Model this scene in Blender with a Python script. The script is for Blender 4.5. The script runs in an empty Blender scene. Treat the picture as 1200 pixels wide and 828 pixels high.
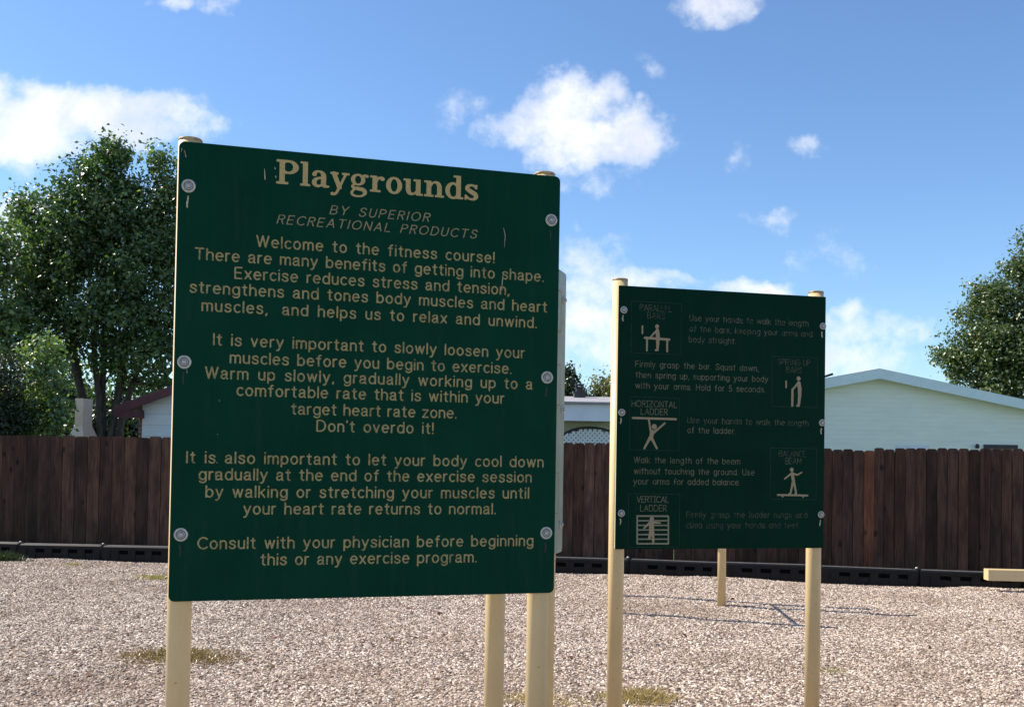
import bpy, math, random
import numpy as np
from mathutils import Vector, Matrix

R = math.radians
sc = bpy.context.scene
col = sc.collection
random.seed(7)
rng = np.random.default_rng(11)

# ------------------------------------------------------------------ camera
F_PX, PY, PITCH, ROLL, EYE = 1150.0, 504.0, 0.0206, 0.0167, 1.65
cam_d = bpy.data.cameras.new('camera')
cam = bpy.data.objects.new('camera', cam_d)
col.objects.link(cam)
cam_d.sensor_width = 36.0
cam_d.lens = 36.0 * F_PX / 1200.0
cam_d.shift_y = (PY - 414.0) / 1200.0
cam_d.clip_start = 0.05
cam_d.clip_end = 3000
cam.matrix_world = (Matrix.Translation((0, 0, EYE)) @ Matrix.Rotation(math.pi / 2 + PITCH, 4, 'X')
                    @ Matrix.Rotation(ROLL, 4, 'Z'))
sc.camera = cam

# ------------------------------------------------------------------ light
SUN_SIDE, SUN_EL = R(14.5), R(44)          # angle from due left towards the far side; elevation
sd = Vector((-math.cos(SUN_SIDE) * math.cos(SUN_EL), math.sin(SUN_SIDE) * math.cos(SUN_EL), math.sin(SUN_EL)))
sun_d = bpy.data.lights.new('sun', 'SUN')
sun_d.energy = 4.4
sun_d.angle = R(0.55)
sun_d.color = (1.0, 0.91, 0.78)
sun = bpy.data.objects.new('sun', sun_d)
sun.rotation_euler = sd.to_track_quat('Z', 'Y').to_euler()
col.objects.link(sun)

sc.view_settings.view_transform = 'Standard'
sc.view_settings.look = 'None'
sc.view_settings.gamma = 1.0
sc.view_settings.use_curve_mapping = False
sc.view_settings.exposure = 0.84
sc.cycles.use_denoising = True
sc.cycles.max_bounces = 6
sc.cycles.transparent_max_bounces = 4


def ray(px, py):
    a, b = px - 600.0, py - PY
    cr, sr = math.cos(ROLL), math.sin(ROLL)
    u, v = cr * a + sr * b, -sr * a + cr * b
    x, z = u / F_PX, -v / F_PX
    c, s = math.cos(PITCH), math.sin(PITCH)
    return Vector((x, c - s * z, s + c * z))


def at(px, py, Y):
    r = ray(px, py)
    return Vector((0, 0, EYE)) + r * (Y / r.y)


def G(px, py, z=0.0):
    r = ray(px, py)
    return Vector((0, 0, EYE)) + r * ((z - EYE) / r.z)


# ------------------------------------------------------------------ node helper
class NT:
    def __init__(self, tree):
        self.t = tree
        self.n = tree.nodes
        self.l = tree.links

    def add(self, kind, **kw):
        nd = self.n.new(kind)
        for k, v in kw.items():
            setattr(nd, k, v)
        return nd

    def link(self, a, b):
        self.l.new(a, b)

    def setin(self, sock, v):
        if hasattr(v, 'is_linked') or hasattr(v, 'links'):
            self.l.new(v, sock)
        else:
            sock.default_value = v

    def math(self, op, a, b=None, c=None, clamp=False):
        nd = self.n.new('ShaderNodeMath')
        nd.operation = op
        nd.use_clamp = clamp
        self.setin(nd.inputs[0], a)
        if b is not None:
            self.setin(nd.inputs[1], b)
        if c is not None:
            self.setin(nd.inputs[2], c)
        return nd.outputs[0]

    def mix(self, fac, a, b, mode='MIX'):
        nd = self.n.new('ShaderNodeMix')
        nd.data_type = 'RGBA'
        nd.blend_type = mode
        self.setin(nd.inputs[0], fac)
        self.setin(nd.inputs[6], a)
        self.setin(nd.inputs[7], b)
        return nd.outputs[2]

    def noise(self, vec=None, scale=5.0, detail=4.0, rough=0.55, dist=0.0):
        nd = self.n.new('ShaderNodeTexNoise')
        nd.inputs['Scale'].default_value = scale
        nd.inputs['Detail'].default_value = detail
        nd.inputs['Roughness'].default_value = rough
        nd.inputs['Distortion'].default_value = dist
        if vec is not None:
            self.link(vec, nd.inputs['Vector'])
        return nd.outputs['Fac']

    def ramp(self, fac, stops, interp='LINEAR'):
        nd = self.n.new('ShaderNodeValToRGB')
        nd.color_ramp.interpolation = interp
        e = nd.color_ramp.elements
        while len(e) < len(stops):
            e.new(0.5)
        for i, (p, c) in enumerate(stops):
            e[i].position = p
            e[i].color = c if len(c) == 4 else (*c, 1)
        self.link(fac, nd.inputs[0])
        return nd.outputs[0]

    def maprange(self, v, a, b, c=0.0, d=1.0, smooth=True):
        nd = self.n.new('ShaderNodeMapRange')
        nd.interpolation_type = 'SMOOTHSTEP' if smooth else 'LINEAR'
        self.setin(nd.inputs[0], v)
        nd.inputs[1].default_value = a
        nd.inputs[2].default_value = b
        nd.inputs[3].default_value = c
        nd.inputs[4].default_value = d
        return nd.outputs[0]


# ------------------------------------------------------------------ sky with clouds (by direction, at infinity)
world = bpy.data.worlds.new('World')
sc.world = world
world.use_nodes = True
W_ = NT(world.node_tree)
W_.n.clear()
sky = W_.add('ShaderNodeTexSky', sky_type='NISHITA')
sky.sun_disc = False
sky.sun_elevation = SUN_EL
sky.sun_rotation = -(math.pi / 2 - SUN_SIDE)
sky.air_density = 1.0
sky.dust_density = 0.25
sky.ozone_density = 2.2
tc = W_.add('ShaderNodeTexCoord')
sep = W_.add('ShaderNodeSeparateXYZ')
W_.link(tc.outputs['Generated'], sep.inputs[0])
dx, dy, dz = sep.outputs
yy = W_.math('MAXIMUM', dy, 0.02)
cu = W_.math('DIVIDE', dx, yy)
cv = W_.math('DIVIDE', dz, yy)
comb = W_.add('ShaderNodeCombineXYZ')
W_.link(cu, comb.inputs[0])
W_.link(cv, comb.inputs[1])
uv = comb.outputs[0]
# wispy warp of the cloud outlines
w1 = W_.add('ShaderNodeTexNoise')
w1.inputs['Scale'].default_value = 16.0
w1.inputs['Detail'].default_value = 5.0
W_.link(uv, w1.inputs['Vector'])
sub = W_.add('ShaderNodeVectorMath', operation='SUBTRACT')
W_.link(w1.outputs['Color'], sub.inputs[0])
sub.inputs[1].default_value = (0.5, 0.5, 0.5)
scl = W_.add('ShaderNodeVectorMath', operation='SCALE')
W_.link(sub.outputs[0], scl.inputs[0])
scl.inputs['Scale'].default_value = 0.075
addv = W_.add('ShaderNodeVectorMath', operation='ADD')
W_.link(uv, addv.inputs[0])
W_.link(scl.outputs[0], addv.inputs[1])
sep2 = W_.add('ShaderNodeSeparateXYZ')
W_.link(addv.outputs[0], sep2.inputs[0])
wu, wv = sep2.outputs[0], sep2.outputs[1]


def duv(px, py):
    r = ray(px, py)
    return r.x / r.y, r.z / r.y


# (px, py, half-width, half-height, weight): where each cloud hangs in the sky
CLOUDS = [
    (95, 136, 180, 40, 1.15), (20, 160, 120, 38, 1.05), (150, 156, 100, 30, 1.0), (205, 150, 70, 20, 0.6), (-60, 120, 130, 50, 1.2),
    (612, 150, 60, 36, 0.95), (684, 124, 58, 48, 1.0), (748, 152, 46, 44, 1.0), (690, 168, 112, 34, 0.95), (655, 150, 70, 50, 0.8), (690, 206, 50, 16, 0.3),
    (545, 125, 24, 20, 0.22), (850, 0, 58, 30, 0.75),
    (208, 2, 26, 18, 0.8), (248, 8, 26, 16, 0.35), (770, 72, 20, 10, 0.22), (942, 175, 22, 13, 0.38), (868, 182, 9, 12, 0.15),
    (905, 258, 26, 13, 0.36), (970, 306, 44, 20, 0.25), (997, 357, 24, 13, 0.7), (1015, 383, 90, 26, 0.45), (990, 420, 95, 34, 0.7),
    (690, 330, 140, 24, 0.62), (755, 326, 70, 14, 0.7), (690, 365, 95, 38, 0.75), (680, 300, 60, 30, 0.4), (885, 340, 56, 18, 0.95), (690, 400, 80, 45, 0.65),
    (20, 250, 70, 26, 0.7), (30, 300, 110, 70, 0.7),
]
acc = None
for (px, py, hw, hh, wt) in CLOUDS:
    u0, v0 = duv(px, py)
    a_, b_ = hw / F_PX, hh / F_PX
    e = W_.math('MULTIPLY_ADD', wu, 1 / a_, -u0 / a_)
    g = W_.math('MULTIPLY_ADD', wv, 1 / b_, -v0 / b_)
    d = W_.math('ADD', W_.math('MULTIPLY', e, e), W_.math('MULTIPLY', g, g))
    d = W_.math('MULTIPLY', W_.math('SUBTRACT', 1.0, d), wt)
    acc = d if acc is None else W_.math('SMOOTH_MAX', acc, d, 0.25)
nz = W_.math('ADD', W_.math('MULTIPLY', W_.noise(uv, 17.0, 9.0, 0.62), 0.62), W_.math('MULTIPLY', W_.noise(uv, 55.0, 6.0, 0.65), 0.38))
dens = W_.math('ADD', acc, W_.math('MULTIPLY', W_.math('SUBTRACT', nz, 0.5), 2.9))
front = W_.maprange(dens, -0.15, 1.25)
# unseen clouds added behind the viewer to brighten the ambient light
gen = W_.noise(tc.outputs['Generated'], 3.2, 7.0, 0.6)
rest = W_.maprange(gen, 0.52, 0.72)
behind = W_.maprange(dy, 0.25, 0.1)
rest = W_.math('MULTIPLY', W_.math('MULTIPLY', rest, behind), W_.maprange(dz, 0.03, 0.15))
fmask = W_.maprange(dy, 0.12, 0.25)
cov = W_.math('MAXIMUM', W_.math('MULTIPLY', front, fmask), rest)
# cloud brightness: white where thick, soft lilac-grey on lower thick parts
sh = W_.noise(uv, 11.0, 4.0, 0.5)
shade = W_.math('MULTIPLY', W_.maprange(sh, 0.40, 0.62), W_.maprange(dens, 0.2, 1.0))
ccol = W_.mix(shade, (5.6, 5.65, 5.85, 1), (4.4, 4.55, 5.1, 1))
skyc = W_.mix(1.0, sky.outputs[0], (0.64, 0.77, 0.90, 1), 'MULTIPLY')
mixc = W_.mix(W_.math('MULTIPLY', cov, 0.93), skyc, ccol)
bg = W_.add('ShaderNodeBackground')
bg.inputs['Strength'].default_value = 0.115
W_.link(mixc, bg.inputs['Color'])
wo = W_.add('ShaderNodeOutputWorld')
W_.link(bg.outputs[0], wo.inputs['Surface'])


# ------------------------------------------------------------------ materials
def new_mat(name):
    m = bpy.data.materials.new(name)
    m.use_nodes = True
    nt = NT(m.node_tree)
    b = nt.n['Principled BSDF']
    return m, nt, b


def bump(nt, b, h, strength=0.3, dist=0.01):
    nd = nt.add('ShaderNodeBump')
    nd.inputs['Strength'].default_value = strength
    nd.inputs['Distance'].default_value = dist
    nt.link(h, nd.inputs['Height'])
    nt.link(nd.outputs[0], b.inputs['Normal'])


def objco(nt, scale=(1, 1, 1)):
    t = nt.add('ShaderNodeTexCoord')
    mp = nt.add('ShaderNodeMapping')
    mp.inputs['Scale'].default_value = scale
    nt.link(t.outputs['Object'], mp.inputs['Vector'])
    return mp.outputs[0]


def mottled(name, c1, c2, scale=8.0, rough=0.5, sc3=(1, 1, 1), bmp=0.0, lo=0.35, hi=0.65, detail=5.0, spec=0.5):
    m, nt, b = new_mat(name)
    co = objco(nt, sc3)
    n = nt.noise(co, scale, detail, 0.6)
    c = nt.ramp(n, [(lo, c1), (hi, c2)])
    nt.link(c, b.inputs['Base Color'])
    b.inputs['Roughness'].default_value = rough
    b.inputs['Specular IOR Level'].default_value = spec
    if bmp:
        bump(nt, b, n, bmp, 0.005)
    return m


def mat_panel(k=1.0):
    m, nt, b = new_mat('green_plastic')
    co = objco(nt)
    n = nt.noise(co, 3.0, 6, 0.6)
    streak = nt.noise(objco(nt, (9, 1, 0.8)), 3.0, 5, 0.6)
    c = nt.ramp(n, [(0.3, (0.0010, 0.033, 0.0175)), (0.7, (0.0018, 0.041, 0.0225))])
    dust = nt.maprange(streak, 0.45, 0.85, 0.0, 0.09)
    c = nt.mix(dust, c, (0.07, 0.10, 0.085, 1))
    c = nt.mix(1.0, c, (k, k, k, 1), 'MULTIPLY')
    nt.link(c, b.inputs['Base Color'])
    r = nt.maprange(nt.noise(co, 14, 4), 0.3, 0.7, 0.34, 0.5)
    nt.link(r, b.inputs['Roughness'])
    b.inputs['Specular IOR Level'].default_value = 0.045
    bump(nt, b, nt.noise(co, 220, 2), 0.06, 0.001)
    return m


def mat_letter(name, wear, base=(0.37, 0.29, 0.155), dark=(0.10, 0.105, 0.06)):
    m, nt, b = new_mat(name)
    co = objco(nt)
    n = nt.noise(co, 85, 5, 0.65)
    big = nt.noise(co, 9.0, 3, 0.5)
    s = nt.math('ADD', nt.math('MULTIPLY', n, 0.75), nt.math('MULTIPLY', big, 0.25))
    c = nt.ramp(s, [(0.5 - 0.5 + wear - 0.07, dark), (wear + 0.07, base)])
    fine = nt.noise(co, 160, 3)
    c = nt.mix(nt.maprange(fine, 0.45, 0.75, 0, 0.35), c, (0.13, 0.11, 0.06, 1))
    nt.link(c, b.inputs['Base Color'])
    b.inputs['Roughness'].default_value = 0.8
    b.inputs['Specular IOR Level'].default_value = 0.2
    return m


def mat_post():
    m, nt, b = new_mat('tan_paint')
    co = objco(nt)
    n = nt.noise(co, 2.5, 6, 0.65)
    c = nt.ramp(n, [(0.3, (0.60, 0.445, 0.225)), (0.7, (0.68, 0.515, 0.28))])
    sp = nt.noise(co, 60, 3, 0.5)
    c = nt.mix(nt.maprange(sp, 0.68, 0.76, 0, 0.55), c, (0.22, 0.12, 0.05, 1))
    st = nt.noise(objco(nt, (14, 14, 0.7)), 2.0, 4, 0.6)
    c = nt.mix(nt.maprange(st, 0.55, 0.8, 0, 0.22), c, (0.36, 0.29, 0.17, 1))
    nt.link(c, b.inputs['Base Color'])
    b.inputs['Roughness'].default_value = 0.42
    return m


def mat_wood(name, c1, c2, knots=True):
    m, nt, b = new_mat(name)
    at_ = nt.add('ShaderNodeAttribute')
    at_.attribute_name = 'tone'
    ofs = nt.add('ShaderNodeAttribute')
    ofs.attribute_name = 'shift'
    t = nt.add('ShaderNodeTexCoord')
    addn = nt.add('ShaderNodeVectorMath', operation='ADD')
    nt.link(t.outputs['Object'], addn.inputs[0])
    nt.link(ofs.outputs['Vector'], addn.inputs[1])
    mp = nt.add('ShaderNodeMapping')
    mp.inputs['Scale'].default_value = (1, 1, 0.055)
    nt.link(addn.outputs[0], mp.inputs['Vector'])
    grain = nt.noise(mp.outputs[0], 42, 6, 0.65, 0.6)
    mp2 = nt.add('ShaderNodeMapping')
    mp2.inputs['Scale'].default_value = (1, 1, 0.3)
    nt.link(addn.outputs[0], mp2.inputs['Vector'])
    blot = nt.noise(mp2.outputs[0], 7, 5, 0.6)
    c = nt.ramp(grain, [(0.3, c1), (0.72, c2)])
    c = nt.mix(nt.maprange(blot, 0.35, 0.75, 0, 0.75), c, (0.014, 0.010, 0.0085, 1))
    if knots:
        v = nt.add('ShaderNodeTexVoronoi')
        v.inputs['Scale'].default_value = 4.2
        mp3 = nt.add('ShaderNodeMapping')
        mp3.inputs['Scale'].default_value = (1, 1, 0.6)
        nt.link(addn.outputs[0], mp3.inputs['Vector'])
        nt.link(mp3.outputs[0], v.inputs['Vector'])
        k = nt.maprange(v.outputs['Distance'], 0.07, 0.16, 0.85, 0.0)
        c = nt.mix(k, c, (0.010, 0.007, 0.006, 1))
    # weathered pale bottom / grey streaks
    c = nt.mix(1.0, c, at_.outputs['Color'], 'MULTIPLY')
    nt.link(c, b.inputs['Base Color'])
    b.inputs['Roughness'].default_value = 0.85
    b.inputs['Specular IOR Level'].default_value = 0.2
    bump(nt, b, grain, 0.5, 0.004)
    return m


def mat_leaf(name, c1, c2, c3):
    m, nt, b = new_mat(name)
    a = nt.add('ShaderNodeAttribute')
    a.attribute_name = 'leaf'
    sepc = nt.add('ShaderNodeSeparateColor')
    nt.link(a.outputs['Color'], sepc.inputs[0])
    c = nt.ramp(sepc.outputs[0], [(0.0, c1), (0.6, c2), (1.0, c3)])
    nt.link(c, b.inputs['Base Color'])
    b.inputs['Roughness'].default_value = 0.34
    b.inputs['Specular IOR Level'].default_value = 0.75
    tr = nt.add('ShaderNodeBsdfTranslucent')
    tint = nt.mix(1.0, c, (1.25, 1.35, 0.55, 1), 'MULTIPLY')
    nt.link(tint, tr.inputs['Color'])
    mx = nt.add('ShaderNodeMixShader')
    mx.inputs[0].default_value = 0.38
    nt.link(b.outputs[0], mx.inputs[1])
    nt.link(tr.outputs[0], mx.inputs[2])
    nt.link(mx.outputs[0], nt.n['Material Output'].inputs['Surface'])
    return m


def mat_siding(name, base, dark, lap, axis=2, lines=0.06, rough=0.6):
    """clapboard siding: a shallow lap every `lap` metres, weather-mottled paint"""
    m, nt, b = new_mat(name)
    t = nt.add('ShaderNodeTexCoord')
    s = nt.add('ShaderNodeSeparateXYZ')
    nt.link(t.outputs['Object'], s.inputs[0])
    fr = nt.math('FRACT', nt.math('DIVIDE', s.outputs[axis], lap))
    line = nt.maprange(fr, 0.0, lines, 1.0, 0.0)
    mot = nt.noise(objco(nt, (0.6, 0.6, 3)), 2.5, 5, 0.6)
    c = nt.ramp(mot, [(0.3, base), (0.75, tuple(x * 0.88 for x in base))])
    c = nt.mix(nt.math('MULTIPLY', line, 0.8), c, (*dark, 1))
    nt.link(c, b.inputs['Base Color'])
    b.inputs['Roughness'].default_value = rough
    bump(nt, b, fr, 0.6, 0.012)
    return m


def mat_shingle(name, c1, c2):
    m, nt, b = new_mat(name)
    co = objco(nt, (1, 2.2, 1))
    n = nt.noise(co, 9, 6, 0.7)
    c = nt.ramp(n, [(0.3, c1), (0.7, c2)])
    nt.link(c, b.inputs['Base Color'])
    b.inputs['Roughness'].default_value = 0.9
    bump(nt, b, n, 0.5, 0.02)
    return m


def mat_brick(name):
    m, nt, b = new_mat(name)
    t = nt.add('ShaderNodeTexCoord')
    mp = nt.add('ShaderNodeMapping')
    mp.inputs['Rotation'].default_value = (R(90), 0, 0)
    nt.link(t.outputs['Object'], mp.inputs['Vector'])
    br = nt.add('ShaderNodeTexBrick')
    br.inputs['Color1'].default_value = (0.26, 0.11, 0.08, 1)
    br.inputs['Color2'].default_value = (0.20, 0.075, 0.055, 1)
    br.inputs['Mortar'].default_value = (0.38, 0.33, 0.29, 1)
    br.inputs['Scale'].default_value = 1.0
    br.inputs['Brick Width'].default_value = 0.21
    br.inputs['Row Height'].default_value = 0.075
    br.inputs['Mortar Size'].default_value = 0.006
    nt.link(mp.outputs[0], br.inputs['Vector'])
    nt.link(br.outputs['Color'], b.inputs['Base Color'])
    b.inputs['Roughness'].default_value = 0.85
    return m


def mat_gravel_sheet():
    m, nt, b = new_mat('gravel_bed')
    co = objco(nt)
    v = nt.add('ShaderNodeTexVoronoi')
    v.inputs['Scale'].default_value = 45
    nt.link(co, v.inputs['Vector'])
    sepc = nt.add('ShaderNodeSeparateColor')
    nt.link(v.outputs['Color'], sepc.inputs[0])
    c = nt.ramp(sepc.outputs[0], [(0.0, (0.13, 0.10, 0.085)), (0.5, (0.30, 0.25, 0.21)), (1.0, (0.46, 0.42, 0.38))])
    nt.link(c, b.inputs['Base Color'])
    b.inputs['Roughness'].default_value = 0.9
    bump(nt, b, v.outputs['Distance'], 0.8, 0.02)
    return m


def mat_stone():
    m, nt, b = new_mat('chip_stone')
    oi = nt.add('ShaderNodeObjectInfo')
    geo = nt.add('ShaderNodeNewGeometry')
    c = nt.ramp(oi.outputs['Random'], [(0.0, (0.075, 0.05, 0.038)), (0.2, (0.22, 0.16, 0.12)), (0.45, (0.42, 0.325, 0.25)),
                                       (0.74, (0.575, 0.47, 0.385)), (1.0, (0.80, 0.71, 0.62))])
    big = nt.noise(geo.outputs['Position'], 0.55, 4, 0.6)
    c = nt.mix(nt.maprange(big, 0.46, 0.68, 0, 0.5), c, (0.24, 0.165, 0.115, 1))
    # damp, mossy or straw-strewn spots of the bed
    nt.link(c, b.inputs['Base Color'])
    b.inputs['Roughness'].default_value = 0.75
    b.inputs['Specular IOR Level'].default_value = 0.3
    return m


M = {}
M['panel'] = mat_panel()
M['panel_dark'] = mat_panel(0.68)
M['panel_sheen'] = mottled('sky_sheen_green_plastic', (0.24, 0.30, 0.255), (0.32, 0.38, 0.33), 6, 0.45)  # pale green with the grazing sky reflection put into the colour
M['core'] = mottled('tan_plastic_core', (0.55, 0.45, 0.26), (0.62, 0.52, 0.32), 20, 0.5)
M['title'] = mat_letter('title_lettering', 0.36, (0.47, 0.35, 0.15), (0.2, 0.16, 0.085))
M['text'] = mat_letter('body_lettering', 0.45, (0.37, 0.295, 0.125), (0.16, 0.14, 0.06))
M['thin'] = mat_letter('thin_lettering', 0.43, (0.30, 0.255, 0.135), (0.11, 0.115, 0.06))
M['worn'] = mat_letter('worn_lettering', 0.485, (0.135, 0.13, 0.085), (0.012, 0.032, 0.022))
M['faint'] = mat_letter('faint_lettering', 0.50, (0.095, 0.098, 0.062), (0.006, 0.024, 0.016))
M['fair'] = mat_letter('fair_lettering', 0.45, (0.18, 0.165, 0.105), (0.035, 0.052, 0.033))
M['line'] = mat_letter('frame_line', 0.47, (0.035, 0.06, 0.04), (0.004, 0.022, 0.014))
M['picto'] = mat_letter('pictogram', 0.36, (0.36, 0.28, 0.175), (0.25, 0.19, 0.115))
M['picto_grid'] = mat_letter('pictogram_grid', 0.38, (0.27, 0.25, 0.17), (0.17, 0.16, 0.11))
M['post'] = mat_post()
M['cap'] = mottled('tan_cap', (0.24, 0.155, 0.075), (0.5, 0.37, 0.2), 34, 0.55)
M['washer'] = mottled('worn_nylon_washer', (0.34, 0.34, 0.29), (0.52, 0.52, 0.45), 60, 0.5)
m_, nt_, b_ = new_mat('steel_bolt')
b_.inputs['Base Color'].default_value = (0.45, 0.46, 0.46, 1)
b_.inputs['Metallic'].default_value = 0.8
b_.inputs['Roughness'].default_value = 0.4
M['steel'] = m_
M['groove'] = mottled('dark_washer_groove', (0.10, 0.10, 0.085), (0.20, 0.20, 0.17), 60, 0.6)  # darker grey for the ring groove of the washers
M['scratch'] = mottled('bare_scratch', (0.30, 0.25, 0.15), (0.50, 0.44, 0.32), 50, 0.7)
M['streak'] = mottled('dirt_streak', (0.012, 0.014, 0.010), (0.03, 0.03, 0.02), 50, 0.7)
M['fence'] = mat_wood('weathered_dark_wood', (0.042, 0.0225, 0.015), (0.134, 0.075, 0.049))
M['black'] = mottled('black_recycled_plastic', (0.0045, 0.0045, 0.0055), (0.009, 0.009, 0.0105), 12, 0.55, spec=0.22)
M['sunlit_top'] = mottled('sunlit_grey_plastic_top', (0.055, 0.055, 0.058), (0.10, 0.10, 0.104), 14, 0.6)  # lighter grey paints the sunlit line along the border tops
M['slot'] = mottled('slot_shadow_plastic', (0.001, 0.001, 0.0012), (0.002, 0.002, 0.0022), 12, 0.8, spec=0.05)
M['stake'] = mottled('galvanised_stake', (0.5, 0.5, 0.5), (0.62, 0.62, 0.62), 40, 0.4)
M['bark'] = mottled('bark', (0.035, 0.028, 0.022), (0.10, 0.085, 0.07), 14, 0.95, (1, 1, 0.25), 0.8)
M['leaf_pear'] = mat_leaf('pear_leaf', (0.024, 0.056, 0.018), (0.082, 0.155, 0.046), (0.23, 0.33, 0.14))
M['leaf_pale'] = mat_leaf('pale_leaf', (0.06, 0.115, 0.034), (0.125, 0.20, 0.065), (0.23, 0.31, 0.12))
M['leaf_dark'] = mat_leaf('dark_leaf', (0.016, 0.03, 0.011), (0.026, 0.045, 0.016), (0.05, 0.07, 0.024))
M['leaf_maple'] = mat_leaf('maple_leaf', (0.042, 0.08, 0.028), (0.095, 0.145, 0.048), (0.21, 0.235, 0.095))
M['leaf_autumn'] = mat_leaf('thin_yellow_leaf', (0.11, 0.13, 0.045), (0.17, 0.17, 0.06), (0.24, 0.18, 0.08))
M['straw'] = mat_leaf('dry_straw', (0.28, 0.20, 0.10), (0.42, 0.31, 0.17), (0.56, 0.44, 0.26))
M['moss'] = mat_leaf('olive_moss', (0.14, 0.092, 0.043), (0.22, 0.15, 0.07), (0.32, 0.235, 0.13))
M['straw_leaf'] = mat_leaf('rusty_leaf', (0.10, 0.04, 0.02), (0.22, 0.09, 0.04), (0.34, 0.2, 0.08))
M['weed'] = mat_leaf('weed_leaf', (0.20, 0.18, 0.08), (0.32, 0.29, 0.14), (0.46, 0.40, 0.22))
M['gravel_bed'] = mat_gravel_sheet()
M['stone'] = mat_stone()
M['lawn'] = mottled('lawn_grass', (0.05, 0.075, 0.02), (0.09, 0.12, 0.035), 6, 0.9)
M['siding_blue'] = mat_siding('pale_blue_siding', (0.82, 0.86, 0.86), (0.36, 0.41, 0.45), 0.20, 2, 0.07)
M['siding_mint'] = mat_siding('pale_mint_siding', (0.88, 0.92, 0.82), (0.78, 0.82, 0.74), 0.115, 2, 0.14)
M['siding_cream'] = mat_siding('pale_green_wall', (0.66, 0.72, 0.50), (0.5, 0.55, 0.4), 0.3, 2, 0.05)
M['maroon'] = mottled('maroon_paint', (0.075, 0.018, 0.022), (0.115, 0.028, 0.032), 6, 0.6)
M['trim_white'] = mottled('white_trim_paint', (0.66, 0.70, 0.74), (0.76, 0.79, 0.82), 4, 0.5)
M['trim_mint'] = mottled('pale_blue_trim_paint', (0.62, 0.76, 0.76), (0.69, 0.82, 0.81), 4, 0.5)
M['shingle_grey'] = mat_shingle('grey_shingles', (0.22, 0.21, 0.23), (0.36, 0.35, 0.37))
M['shingle_dark'] = mat_shingle('dark_shingles', (0.07, 0.07, 0.075), (0.16, 0.155, 0.16))
M['brick'] = mat_brick('red_brick')
M['dark_metal'] = mottled('dark_metal', (0.018, 0.018, 0.02), (0.035, 0.033, 0.035), 10, 0.5)
M['beige'] = mottled('beige_render', (0.74, 0.55, 0.41), (0.80, 0.62, 0.48), 8, 0.8)
M['lattice'] = mottled('white_lattice_paint', (0.70, 0.72, 0.70), (0.78, 0.80, 0.78), 8, 0.6)
m_, nt_, b_ = new_mat('dark_window_glass')
b_.inputs['Base Color'].default_value = (0.02, 0.03, 0.04, 1)
b_.inputs['Roughness'].default_value = 0.08
M['glass'] = m_


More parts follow.
